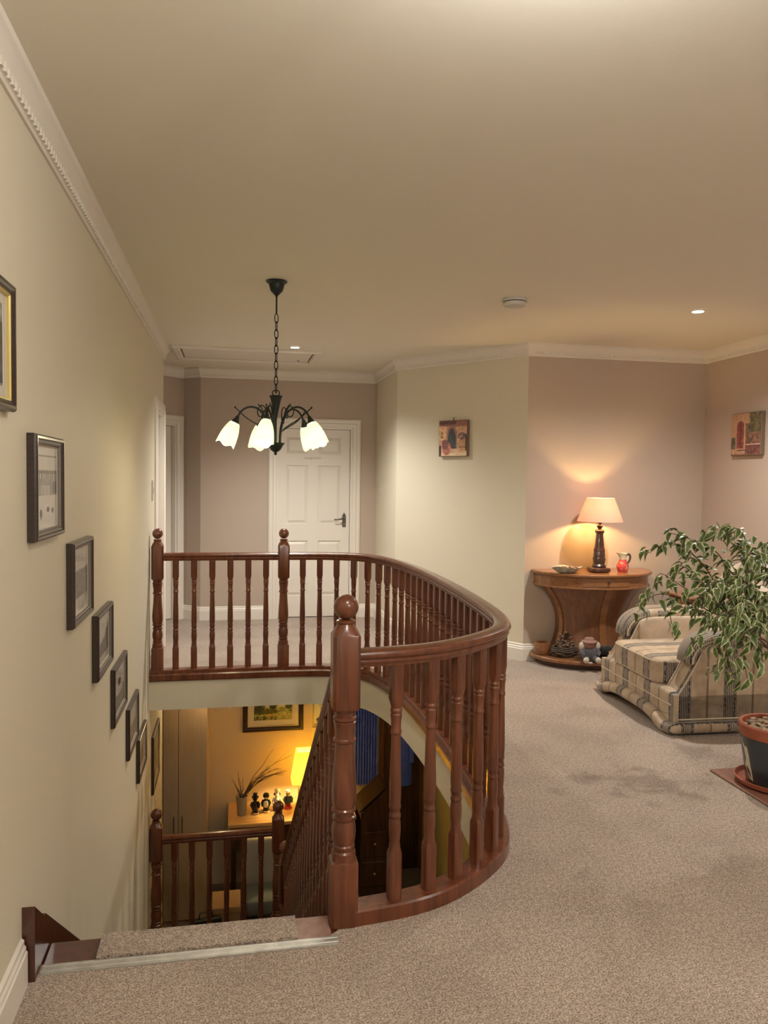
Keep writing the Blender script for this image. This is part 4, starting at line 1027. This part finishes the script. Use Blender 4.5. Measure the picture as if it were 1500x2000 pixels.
# arms
side = [(.42, .03), (.42, .535), (-.26, .535), (-.285, .50), (-.31, .43), (-.365, .33), (-.425, .235), (-.455, .15), (-.455, .03)]
pad = [(.425, .545), (.20, .552), (-.05, .556), (-.19, .555), (-.265, .540), (-.318, .505), (-.345, .455), (-.35, .415)]
for s_ in (-1, 1):
    x0, x1 = sorted((.325*s_, .476*s_))
    a = MB().extrude(side, 'x', x0, x1).build('arm', F, AC, ang=.5)
    m = MB(); rs = []; fm_ = MB(); NP = 34
    PP = resample(smooth_path([(0, y, z) for y, z in pad], .01), n=NP)
    for i, p in enumerate(PP):
        t = (PP[min(i+1, NP-1)]-PP[max(i-1, 0)]).normalized(); n_ = Vector((0, t.z, -t.y))
        if n_.z < -.2 or (abs(n_.z) <= .2 and n_.y > 0): n_ = -n_
        f = i/(NP-1); hw_ = .098-.018*max(0, (f-.72)/.28); hh_ = .054-.022*max(0, (f-.55)/.45)
        rs.append([Vector((.412*s_+hw_*math.copysign(abs(math.cos(2*PI*k/20))**.7, math.cos(2*PI*k/20)), p.y, p.z))+n_*hh_*math.copysign(abs(math.sin(2*PI*k/20))**.8, math.sin(2*PI*k/20)) for k in range(20)])
    nf = len(m.rings(rs).f)
    m.m = [1 if (k//20) > 23 and k < 20*(NP-1) else 0 for k in range(nf)]
    m.build('arm_roll', [F, M['fabricband']], a, ang=1.2)
    for e in (-1, 1):
        MB().tube([Vector((.412*s_+.092*e*(1 if i < 24 else 1-.018*(i-24)), p.y-.004, p.z)) for i, p in enumerate(PP)][18:], .0055, 6).build('piping', M['piping'], a, ang=1.2)
        xe = (.325 if e < 0 else .476)*s_
        MB().tube([(xe, -.268, .525), (xe, -.312, .43), (xe, -.367, .33), (xe, -.427, .235), (xe, -.457, .16)], .005, 6).build('piping', M['piping'], a, ang=1.2)
    MB().tube([(.478*s_, -.45, .088), (.478*s_, .42, .088)], .005, 6).build('piping', M['piping'], a)
# back
bs = []
for z, hw, yc, hd in ((.22, .46, .37, .085), (.40, .46, .375, .10), (.58, .46, .39, .11), (.70, .445, .405, .115), (.80, .40, .415, .115), (.88, .32, .425, .105), (.935, .20, .43, .085), (.955, .08, .432, .05)):
    sg = lambda v, p: math.copysign(abs(v)**p, v)
    bs.append([(hw*sg(math.cos(2*PI*k/36), .35), yc+hd*sg(math.sin(2*PI*k/36), .7), z) for k in range(36)])
MB().rings(bs).build('back_rest', F, AC, ang=1.3)
MB().sell((0, .255, .60), (.30, .085, .23), .45, 36, 16).build('back_cushion', M['plainfab'], AC, ang=1.3)
for s_ in (-1, 1): MB().sell((s_*.318, .0, .46), (.022, .28, .09), .4, 24, 10).build('inner_arm_panel', M['plainfab'], AC, ang=1.3)
for k, (x, y) in enumerate(((-.4, -.38), (.4, -.38), (-.4, .36), (.4, .36))): MB().lathe([(.02, 0), (.025, .03), (.025, .05)], 10, (x, y, 0)).build('foot', M['walnut'], AC)
th = thing('throw', 'blue and white patterned throw over the top of the armchair back', 'blanket', (4.03, 4.30, .93), R(-92.5))
m = MB(); rs = []
for i in range(9):
    x = -.16+.32*i/8; rs.append([(x, y+.008*math.sin(9*x+k), z+.006*math.sin(17*x+2*k)-.20*x*x*2-max(0, x)*.10) for k, (y, z) in enumerate([(-.16, -.22), (-.145, -.12), (-.125, -.03), (-.07, .045), (0, .06), (.07, .045), (.13, -.04), (.15, -.16), (.14, -.16), (.12, -.04), (.065, .033), (0, .047), (-.065, .033), (-.115, -.03), (-.133, -.12), (-.15, -.22)])])
m.rings(rs).build('cloth', M['blueprint'], th, ang=1.2)

# wooden stool glimpsed behind the armchair
sb = thing('wooden_chest', 'small reddish wooden chest in the corner behind the armchair', 'chest', (4.13, 5.45, 0))
MB().bbox(-.12, .12, -.15, .15, .04, .58, .006).build('carcass', M['matwood'], sb)
MB().bbox(-.135, .135, -.17, .17, .58, .60, .005).build('top', M['matwood'], sb)
for z in (.10, .34):
    d2 = MB().bbox(-.105, .105, -.162, -.15, z, z+.20, .004).build('drawer', M['matwood'], sb); MB().sell((0, -.170, z+.10), (.012, .010, .012), 1, 10, 8).build('knob', M['walnut'], d2)
for x in (-.09, .09):
    for y in (-.12, .12): MB().box(x-.02, x+.02, y-.02, y+.02, 0, .04).build('foot', M['matwood'], sb)

# ================================================================== POTTED FIG
PX, PY = 3.178, 3.27
bd = thing('plant_board', 'thin reddish board under the plant pot on the carpet', 'board', (3.28, 3.27, 0))
MB().bbox(2.985, 3.60, 3.03, 3.50, .0, .012, .003).build('board', M['matwood'], bd, world=True)
sc_ = thing('pot_saucer', 'terracotta saucer under the dark glazed pot', 'saucer', (PX, PY, .012))
MB().lathe([(.001, 0), (.150, 0), (.172, .012), (.182, .034), (.176, .036), (.165, .016), (.145, .008), (.001, .008)], 40).build('saucer', M['terra'], sc_, ang=.6)
pt = thing('potted_fig', 'variegated weeping fig in dark glazed pot with pale motif, front right', 'plant', (PX, PY, .020))
MB().lathe([(.001, .001), (.118, .001), (.128, .012), (.150, .16), (.160, .225), (.160, .232)], 44).build('pot', M['navy'], pt, ang=.7)
MB().lathe([(.160, .232), (.166, .236), (.168, .285), (.162, .292), (.150, .290), (.148, .262), (.001, .262)], 44).build('pot_rim', M['terra'], pt, ang=.6)
# pale leaf motif on the pot side
def pot_r(z): return .128+(z-.012)*.022/.148 if z < .16 else .150+(z-.16)*.010/.065
for (a0_, pts) in ((R(178), [(-.34, .215), (.02, .178), (.06, .14), (.16, .02), (-.02, .03), (-.22, .085), (-.10, .12), (-.16, .165)]), (R(258), [(-.02, .20), (.16, .17), (.2, .05), (.1, .02), (.08, .12)])):
    tri = tessellate_polygon([[Vector((x, z, 0)) for x, z in pts]])
    # raised glaze: subdivide via rows
    vs = [((pot_r(z)+.0012)*math.cos(a0_+x), (pot_r(z)+.0012)*math.sin(a0_+x), z) for x, z in pts]
    vs2 = [((pot_r(z)-.004)*math.cos(a0_+x), (pot_r(z)-.004)*math.sin(a0_+x), z) for x, z in pts]
    n_ = len(pts); MB().add(vs+vs2, [tuple(t) for t in tri]+[(i, (i+1) % n_, n_+(i+1) % n_, n_+i) for i in range(n_)]).build('glaze_motif', M['bone'], pt)
m = MB(); rp_ = random.Random(5)
for k in range(90):
    a = rp_.random()*6.28; r_ = .138*rp_.random()**.5
    m.sell((r_*math.cos(a), r_*math.sin(a), .266+.012*rp_.random()), (.012+.008*rp_.random(), .009+.005*rp_.random(), .007), .7, 7, 5, rot=rp_.random()*3)
o = m.build('bark_chips', M['bark'], pt); o['kind'] = 'stuff'
# stems (world points, then made relative to the pot)
base = Vector((PX, PY, .28)); rg = random.Random(21)
trunks = [[base, base+Vector((-.02, .01, .25)), base+Vector((-.04, .03, .50)), base+Vector((.0, .05, .78))],
          [base+Vector((.03, .0, 0)), base+Vector((.07, .02, .3)), base+Vector((.05, .05, .62)), base+Vector((.10, .04, .95))]]
tr_s = [smooth_path(t, .03) for t in trunks]
for t in tr_s: MB().tube([p-pt.location for p in t], [.012-.007*i/len(t) for i in range(len(t))], 8).build('trunk', M['twig'], pt, ang=1.2)
# branch: start on a trunk (trunk, height fraction), then waypoints in the room
BR = [(0, .70, [(2.911, 3.3, 0.928), (2.797, 3.34, 1.085), (2.671, 3.36, 1.177), (2.54, 3.4, 1.139)], 30),
      (0, .75, [(2.899, 3.25, 1.045), (2.822, 3.28, 1.152), (2.686, 3.3, 1.211), (2.605, 3.32, 1.234)], 26),
      (1, .80, [(3.043, 3.3, 1.062), (3.012, 3.32, 1.184), (2.928, 3.34, 1.244), (2.818, 3.36, 1.231)], 28),
      (1, .85, [(3.058, 3.4, 1.139), (2.991, 3.45, 1.212), (2.954, 3.46, 1.275)], 12),
      (1, .85, [(3.004, 3.25, 1.141), (2.946, 3.25, 1.238), (2.889, 3.24, 1.263)], 14),
      (0, .62, [(2.829, 3.22, 0.906), (2.733, 3.24, 1.012), (2.639, 3.26, 1.083), (2.588, 3.26, 1.024)], 30),
      (0, .60, [(2.755, 3.15, 0.919), (2.579, 3.12, 0.996), (2.464, 3.14, 1.063), (2.428, 3.14, 0.995)], 22),
      (0, .55, [(2.791, 3.2, 0.862), (2.632, 3.2, 0.925), (2.514, 3.22, 0.959), (2.43, 3.24, 0.91), (2.457, 3.24, 0.862)], 22),
      (0, .50, [(2.723, 3.1, 0.847), (2.569, 3.06, 0.914), (2.47, 3.06, 0.916), (2.493, 3.06, 0.791)], 18),
      (0, .50, [(2.742, 3.02, 0.895), (2.64, 2.98, 0.893), (2.568, 2.98, 0.839), (2.516, 2.99, 0.767)], 18),
      (0, .66, [(2.795, 3.1, 0.995), (2.689, 3.06, 1.037), (2.622, 3.05, 0.983), (2.617, 3.05, 0.903)], 26),
      (0, .72, [(2.903, 3.18, 1.03), (2.822, 3.16, 1.057), (2.771, 3.14, 0.99), (2.762, 3.14, 0.873)], 28),
      (1, .66, [(2.913, 3.12, 0.991), (2.843, 3.08, 1.032), (2.786, 3.05, 0.968), (2.79, 3.05, 0.843)], 28),
      (1, .72, [(3.024, 3.2, 1.05), (2.977, 3.16, 1.138), (2.896, 3.12, 1.108), (2.859, 3.1, 0.994)], 28),
      (1, .60, [(2.882, 3.04, 0.911), (2.786, 2.98, 0.946), (2.685, 2.94, 0.91), (2.629, 2.94, 0.779), (2.628, 2.95, 0.645)], 32),
      (1, .55, [(2.854, 3.0, 0.873), (2.772, 2.94, 0.864), (2.724, 2.92, 0.781), (2.762, 2.93, 0.623)], 30),
      (1, .55, [(2.929, 3.05, 0.886), (2.862, 2.98, 0.922), (2.83, 2.95, 0.838), (2.849, 2.95, 0.681)], 26),
      (1, .60, [(2.718, 2.95, 0.852), (2.636, 2.9, 0.809), (2.652, 2.9, 0.7), (2.691, 2.9, 0.622)], 22),
      (1, .90, [(3.122, 3.3, 1.185), (3.095, 3.28, 1.126), (3.093, 3.26, 0.993)], 14),
      (1, .80, [(3.236, 3.3, 1.135), (3.325, 3.3, 1.035), (3.347, 3.3, 0.833)], 12)]
LV = []; LW = 0
st_ = [(0, 0, 0), (.10, .55, .004), (.32, 1.0, .004), (.60, .80, -.004), (.84, .34, -.016), (1.0, .0, -.028)]
lv, lf, lr = [], [], []
for t, w, dz in st_:
    for e in (-1, -.62, 0, .62, 1):
        lv.append((t*.062, e*w*.0165, dz*.9+abs(e)*w*.006)); lr.append(abs(e) if 0 < t < 1 else 1.)
for i in range(5):
    for k in range(4): lf.append((i*5+k, i*5+k+1, (i+1)*5+k+1, (i+1)*5+k))
def leaf_mesh(name, vs, fs, rim):
    me = bpy.data.meshes.new(name); me.from_pydata(vs, [], fs); me.materials.append(M['leaf'])
    a = me.attributes.new('rim', 'FLOAT', 'POINT'); a.data.foreach_set('value', rim)
    me.polygons.foreach_set('use_smooth', [True]*len(me.polygons)); return me
LEAF = leaf_mesh('leaf', lv, lf, [.62*x if x < .7 else .72 for x in lr])
rows = []
for (ti, fr, wp, nlv) in BR:
    T = tr_s[ti]; p0 = T[int(fr*(len(T)-1))]
    P = smooth_path([p0]+[Vector(w) for w in wp], .02)
    MB().tube([p-pt.location for p in P], [.0050-.0036*i/len(P) for i in range(len(P))], 6).build('branch', M['twig'], pt, ang=1.2)
    n_ = len(P)
    nlv = int(nlv*1.7)
    for k in range(nlv):
        f = .34+.66*(k+rg.random())/nlv; p = P[min(n_-1, int(f*(n_-1)))]; q_ = P[max(0, min(n_-1, int(f*(n_-1)))-1)]
        d = (p-q_); d = d.normalized() if d.length > 1e-6 else Vector((0, 0, -1))
        out = Vector((rg.uniform(-1, 1), rg.uniform(-1, 1), rg.uniform(-.9, .5)))+d*.6+Vector((0, 0, -.30)); out.normalize()
        sp2 = p+Vector((rg.uniform(-1, 1), rg.uniform(-1, 1), rg.uniform(-1, .6)))*.030
        x = out; z = Vector((rg.uniform(-.6, .6), rg.uniform(-.9, .3), 1)); y = z.cross(x).normalized(); z = x.cross(y)
        s_ = rg.uniform(.72, 1.12)
        rows.append(Matrix(((x.x*s_, y.x*s_, z.x*s_, sp2.x-PX), (x.y*s_, y.y*s_, z.y*s_, sp2.y-PY), (x.z*s_, y.z*s_, z.z*s_, sp2.z-pt.location.z), (0, 0, 0, 1))))
rg.shuffle(rows)
for mtx in rows[:300]:
    o = bpy.data.objects.new('leaf', LEAF); COL.objects.link(o); o.parent = pt; o.matrix_basis = mtx
vs, fs, rm = [], [], []
for mtx in rows[300:]:
    b_ = len(vs); vs += [tuple(mtx @ Vector(p)) for p in lv]; fs += [tuple(i+b_ for i in f) for f in lf]; rm += [.62*x if x < .7 else .72 for x in lr]
o = bpy.data.objects.new('foliage', leaf_mesh('foliage', vs, fs, rm)); COL.objects.link(o); o.parent = pt; o['kind'] = 'stuff'

# ================================================================== THE HALL BELOW
cb = thing('hall_cupboard', 'tall pale wood fitted cupboard with bar handles in the hall below', 'cupboard', (.04, 7.58, HG))
MB().box(-.295, .370, 7.22, 7.94, HG+.0, SLAB-.005).build('carcass', M['cupb'], cb, world=True)
for x0, x1 in ((-.292, -.115), (-.111, .112), (.116, .367)):
    d = MB().bbox(x0, x1, 7.198, 7.2195, HG+.08, SLAB-.012, .003).build('door', M['cupb'], cb, world=True)
    hx = x1-.035 if x0 < 0 else x0+.035
    if x0 > -.2:
        hm = MB().tube([(hx-.04, 7.199-7.58, .90), (hx-.04, 7.176-7.58, .905), (hx-.04, 7.176-7.58, 1.055), (hx-.04, 7.199-7.58, 1.06)], .006, 8)
        hm.build('bar_handle', M['steel'], d)

tb2 = thing('hall_table', 'long honey wood topped console table under the landscape painting in the hall', 'table', (1.1, 7.66, HG))
T0 = -1.85
MB().bbox(.56, 1.80, 7.40, 7.93, T0-.035, T0, .004).build('table_top', M['butcher'], tb2, world=True)
MB().box(.58, 1.78, 7.415, 7.91, T0-.16, T0-.035).build('apron', M['darkwood'], tb2, world=True)
for x in (.59, 1.73):
    for y in (7.42, 7.87): MB().box(x, x+.05, y, y+.05, HG, T0-.16).build('leg', M['darkwood'], tb2, world=True)
pg = thing('twig_planter', 'tapered grey planter of bare curling twigs on the hall table', 'planter', (.692, 7.62, T0))
MB().lathe([(.036, 0), (.042, .004), (.056, .18), (.058, .188), (.052, .188), (.048, .15), (.001, .15)], 24).build('pot', M['potgrey'], pg, ang=.6)
r6 = random.Random(9)
for k in range(24):
    right = k < 16
    a = r6.uniform(-.35, .5) if right else r6.uniform(1.3, 3.6)
    L_ = r6.uniform(.42, .68) if right else r6.uniform(.2, .34); droop = r6.uniform(.2, 1.0) if right else .2
    P = []; lean = r6.uniform(.30, .62) if right else .28
    for i in range(15):
        t = i/14; s_ = L_*t
        P.append(Vector((math.cos(a)*s_*(lean+.5*t*droop)+.006*math.sin(9*t+k), math.sin(a)*s_*.3*lean+.006*math.cos(7*t+2*k)-.05*t, .14+s_*(1-.55*t*droop)+.005*math.sin(13*t+k))))
    MB().tube(P, [.0042-.0026*i/14 for i in range(15)], 5).build('twig', M['twig' if k % 4 else 'tinsel'], pg, ang=1.2)

def figurine(label, x, y, body, head, hat, kind):
    o = thing('figurine', label, 'figurine', (x, y, T0), R(r6.uniform(-12, 12)), 'novelty figurines on the hall table')
    MB().lathe([(.001, 0), (.042, 0), (.042, .010), (.038, .014), (.001, .014)], 20).build('base', M['figred' if kind == 3 else 'figskin'], o, ang=.5)
    for s_ in (-1, 1):
        MB().tube([(.014*s_, 0, .012), (.014*s_, 0, .055)], [.013, .015], 8).sell((.015*s_, -.008, .018), (.012, .018, .008), .8, 8, 6).build('leg', M['figblack' if kind != 3 else 'figred'], o, ang=1.)
        MB().tube([(.026*s_, 0, .118), (.042*s_, -.008, .092), (.034*s_, -.026, .072)], [.012, .011, .009], 8).sell((.034*s_, -.028, .070), (.009, .009, .009), 1, 8, 6).build('arm', M[body], o, ang=1.2)
    MB().lathe([(.001, .048), (.028, .048), (.034, .065), (.033, .085), (.027, .108), (.026, .122), (.014, .130), (.001, .132)], 18, ell=(1, .8)).build('body', M[body], o, ang=1.)
    MB().sell((0, -.002, .150), (.023, .021, .024), 1, 14, 10).sell((0, -.024, .146), (.008, .008, .007), 1, 8, 6).build('head', M[head], o, ang=1.2)
    if kind == 0: MB().lathe([(.001, .166), (.036, .166), (.036, .170), (.021, .171), (.022, .205), (.001, .206)], 18).build('top_hat', M[hat], o, ang=.5)
    if kind == 1:
        MB().sell((0, .004, .162), (.032, .028, .028), .9, 16, 10).build('hair', M[hat], o, ang=1.2); MB().sell((0, -.024, .085), (.024, .010, .034), .7, 12, 8).build('apron', M['figwhite'], o, ang=1.2)
    if kind == 2:
        MB().lathe([(.018, .166), (.018, .180), (.027, .190), (.026, .205), (.012, .212), (.001, .212)], 16).build('chef_hat', M[hat], o, ang=1.)
        for s_ in (-1, 1): MB().sell((.024*s_, .002, .158), (.011, .008, .015), 1, 10, 8).build('ear', M['figblack'], o, ang=1.2)
        MB().sell((0, -.016, .072), (.028, .020, .026), .7, 14, 8).build('apron', M['figred'], o, ang=1.2)
    if kind == 3:
        MB().lathe([(.024, .164), (.025, .172), (.022, .184), (.001, .188)], 16).build('cap', M[hat], o, ang=1.); MB().sell((0, -.006, .134), (.018, .016, .006), .8, 12, 6).build('collar', M['figwhite'], o, ang=1.2)
figurine('dark figurine in a tall top hat, nearest the twig planter', .822, 7.62, 'figblack', 'figblack', 'figblack', 0)
figurine('figurine with bushy black hair and white apron, second from the twig planter', .930, 7.65, 'figblack', 'figwhite', 'figblack', 1)
figurine('white chef figurine with tall hat and red apron, third from the twig planter', 1.040, 7.68, 'figwhite', 'figwhite', 'figwhite', 2)
figurine('figurine in dark coat, white cap and red boots, nearest the yellow lamp', 1.150, 7.70, 'fignavy', 'figskin', 'figwhite', 3)

hl = thing('hall_lamp', 'square based lamp with tapered yellow shade glowing on the hall table', 'lamp', (1.335, 7.66, T0))
MB().bbox(-.085, .085, -.05, .05, 0, .30, .004).build('block_base', M['potgrey'], hl)
rs = []
for (a, b, z) in ((.155, .105, .285), (.105, .075, .60), (.103, .073, .60), (.153, .103, .285)): rs.append([(-a, -b, z), (a, -b, z), (a, b, z), (-a, b, z)])
MB().rings(rs, False).build('lamp_shade', M['hallshade'], hl, ang=.2)
MB().sell((0, 0, .47), (.03, .03, .04), 1, 12, 8).build('bulb', M['bulb'], hl)
l = bpy.data.lights.new('hall_lamp_light', 'POINT'); l.energy = HALL_LAMP_W; l.color = (1, .70, .27); l.shadow_soft_size = .03
q = bpy.data.objects.new('hall_lamp_light', l); COL.objects.link(q); q.parent = hl; q.location = (0, 0, .40)

def painting_img(nx, ny):
    u, v = UV(nx, ny); n = noise2(nx, ny, 7, 301); n2 = noise2(nx, ny, 22, 302); img = np.zeros((ny, nx, 3))
    img[:] = np.array((206, 200, 165)); img[...] *= (.9+.2*n)[..., None]
    def fill(m, c, k=.5): img[m] = np.array(c)[None]*(1+k*(n2[m][:, None]-.5)*2)
    fill(v < .42+.06*n, (150, 150, 85)); fill(v < .30, (165, 160, 90), .3)
    fill((u < .28) & (v > .2) & (n2 > .33), (60, 66, 38)); fill(np.hypot((u-.5)/.12, (v-.60)/.22) < .8+.4*n2, (50, 58, 34)); fill(np.hypot((u-.9)/.10, (v-.50)/.12) < .8+.4*n2, (72, 80, 45))
    fill(np.hypot((u-.42)/.2, (v-.30)/.10) < 1, (95, 88, 45), .5); fill((v < .14) & (u < .6) & (n2 > .45), (70, 70, 36)); fill(np.hypot((u-.45)/.08, (v-.18)/.06) < 1, (175, 140, 60))
    return np.clip(img, 0, 255)
framed('landscape_painting', 'dark framed landscape painting above the hall table', 'painting', .62, .52, (1.01, 7.95, -1.135), 0, painting_img(64, 48), 64, 48, .05, .008, .055, .03)
def certificate(label, w, h, x, z, seal):
    o = thing('certificate', label, 'certificate', (x, 7.95, z), 0, 'certificates on the hall wall')
    f = MB(); rect_ring(f, -w/2, w/2, 0, h, [(0, -.001), (0, -.014), (.010, -.014), (.012, -.006)]); f.build('frame', M['gold'], o, ang=.3)
    nx, ny = 40, 48; u, v = UV(nx, ny); img = np.zeros((ny, nx, 3)); img[:] = (225, 220, 190)
    for r_ in (.86, .78, .62, .56, .50, .44, .34): img[(np.abs(v-r_) < .012) & (np.abs(u-.5) < .18+.14*((r_*37) % 1))] = (165, 158, 130)
    if seal: img[np.hypot((u-.2)/.09, (v-.14)/.07) < 1] = (75, 80, 60)
    ink_plane('printed_sheet', w-.022, h-.022, nx, ny, img, o, (0, -.007, .011), M['print'])
certificate('upper pale certificate with dark seal on the hall wall above the yellow lamp', .30, .34, 1.565, -1.095, True)
certificate('lower pale certificate on the hall wall behind the yellow lamp', .30, .36, 1.565, -1.48, False)

tw = thing('wire_pendant', 'glittering wire pendant hanging from the hall ceiling beside the cupboard', 'pendant', (.50, 7.0, SLAB))
MB().tube([(0, 0, -.001), (0, 0, -.22)], .003, 6).build('flex', M['iron'], tw)
m = MB()
for k in range(46):
    a = r6.random()*6.28; b = math.acos(r6.uniform(-1, 1)); d = Vector((math.sin(b)*math.cos(a)*1.5, math.sin(b)*math.sin(a)*1.2, math.cos(b)*.8))
    p0 = Vector((0, 0, -.30)); m.tube([p0+d*.01, p0+d*.05+Vector((0, 0, .01)), p0+d*.088], .0015, 4); m.sell(tuple(p0+d*.09), (.004,)*3, 1, 6, 4)
o = m.build('wire_sprays', M['tinsel'], tw, ang=1.2); o['kind'] = 'stuff'

l = bpy.data.lights.new('pendant_lamp', 'POINT'); l.energy = PENDANT_W; l.color = (1, .74, .42); l.shadow_soft_size = .03
q = bpy.data.objects.new('pendant_lamp', l); COL.objects.link(q); q.parent = tw; q.location = (0, 0, -.14)
# seat, box and bag half hidden behind the guard
hs = thing('upholstered_chair', 'pale grey upholstered chair with slate seat under the hall table', 'chair', (.865, 7.10, HG))
MB().sell((0, .20, .50), (.17, .05, .26), .35, 24, 12).build('back_rest', M['palegrey'], hs, ang=1.2)
MB().sell((0, .02, .27), (.17, .20, .075), .3, 24, 12).build('seat', M['slate'], hs, ang=1.2)
for x in (-.14, .14):
    for y in (-.14, .20): MB().box(x-.015, x+.015, y-.015, y+.015, 0, .23).build('leg', M['darkwood'], hs)
bx = thing('storage_box', 'tan storage box standing on the hall floor behind the guard', 'box', (.55, 6.85, HG))
MB().bbox(-.12, .12, -.14, .14, 0, .42, .005).build('box_body', M['card'], bx); MB().bbox(-.125, .125, -.145, .145, .38, .435, .004).build('lid', M['card'], bx)
bg = thing('black_bag', 'flat black bag leaning against the tan storage box', 'bag', (.40, 6.52, HG), R(10))
MB().bbox(-.13, .13, -.03, .03, 0, .42, .012).xf(Matrix.Rotation(R(-14), 4, 'X')).build('bag_body', M['blackbag'], bg)
MB().tube([(-.06, .095, .40), (-.05, .10, .46), (.05, .10, .46), (.06, .095, .40)], .007, 6).build('handle', M['blackbag'], bg)

# far right of the hall
cu = thing('blue_curtain', 'blue pleated curtain hanging on the hall back wall', 'curtain', (1.97, 7.90, -1.74))
m = MB(); rs = []; n_ = 60
for z in (0, .5, 1.0, 1.44):
    f = [(-.13+.26*k/n_, .016*math.sin(k*.95)-.0, z) for k in range(n_+1)]; rs.append(f+[(x, y+.006, z) for x, y, _ in reversed(f)])
m.rings(rs).build('pleats', M['blue'], cu, ang=1.2)
MB().tube([(-.16, .0, 1.44), (.16, .0, 1.44)], .010, 8).build('rail', M['darkwood'], cu)
d4 = thing('door_4', 'dark wooden panelled door in the hall below', 'door', (2.14, 7.95, HG)); d4['kind'] = 'structure'
MB().box(-.02, .03, -.03, -.001, 0, 2.05).box(.42, .455, -.03, -.001, 0, 2.05).box(.03, .42, -.03, -.001, 2.0, 2.05).build('architrave', M['oakp'], d4)
MB().box(.03, .42, -.02, -.001, 0, 2.0).build('door_leaf', M['darkwood'], d4)
for z in (.15, 1.08): MB().bbox(.08, .37, -.028, -.018, z, z+.78, .006).build('door_panel', M['darkwood'], d4)
co = thing('blue_coat', 'blue coat hanging on the dark wooden hall door', 'coat', (2.375, 7.87, -1.76))
m = MB(); rs = []
for z, w, d in ((0, .085, .03), (.3, .08, .035), (.6, .075, .035), (.75, .07, .03), (.80, .03, .02)): rs.append([(w*math.cos(2*PI*k/24)*(1+.08*math.cos(5*2*PI*k/24)), d*math.sin(2*PI*k/24), z) for k in range(24)])
m.rings(rs).build('coat_body', M['blue'], co, ang=1.2)
for s_ in (-1, 1): MB().tube([(.05*s_, 0, .74), (.085*s_, -.02, .5), (.08*s_, -.03, .25)], [.03, .03, .025], 10).build('sleeve', M['blue'], co, ang=1.2)
MB().tube([(0, 0, .79), (0, .02, .84), (0, .048, .83)], .004, 6).build('hook', M['steel'], co)
bu = thing('writing_bureau', 'dark wooden bureau with sloping lid below the blue curtain', 'bureau', (1.99, 7.60, HG))
MB().extrude([(-.14, 0), (.13, 0), (.13, 1.08), (.10, 1.08), (-.14, .86)], 'y', -.18, .18).build('carcass', M['darkwood'], bu, ang=.4)
MB().extrude([(-.15, .872), (.105, 1.098), (.105, 1.112), (-.16, .882)], 'y', -.185, .185).build('sloping_lid', M['darkmatte'], bu, ang=.4)
for z in (.12, .42): 
    dd = MB().bbox(-.12, .11, -.19, -.18, z, z+.25, .003).build('drawer', M['darkwood'], bu); MB().sell((0, -.196, z+.13), (.012, .008, .012), 1, 8, 6).build('knob', M['gold'], dd)

hc = thing('hall_fill_light', 'unseen fill light added under the hall ceiling to brighten its dark right side', 'light', (2.15, 5.9, SLAB))  # added fill light, out of view, brightens the right part of the hall
MB().lathe([(.001, -.001), (.10, -.001), (.10, -.02), (.085, -.045), (.05, -.055), (.001, -.056)], 28).build('dish', M['opal'], hc)
l = bpy.data.lights.new('hall_fill_lamp', 'POINT'); l.energy = HALL_FILL_W; l.color = (1, .78, .5); l.shadow_soft_size = .05
q = bpy.data.objects.new('hall_fill_lamp', l); COL.objects.link(q); q.parent = hc; q.location = (0, 0, -.12)
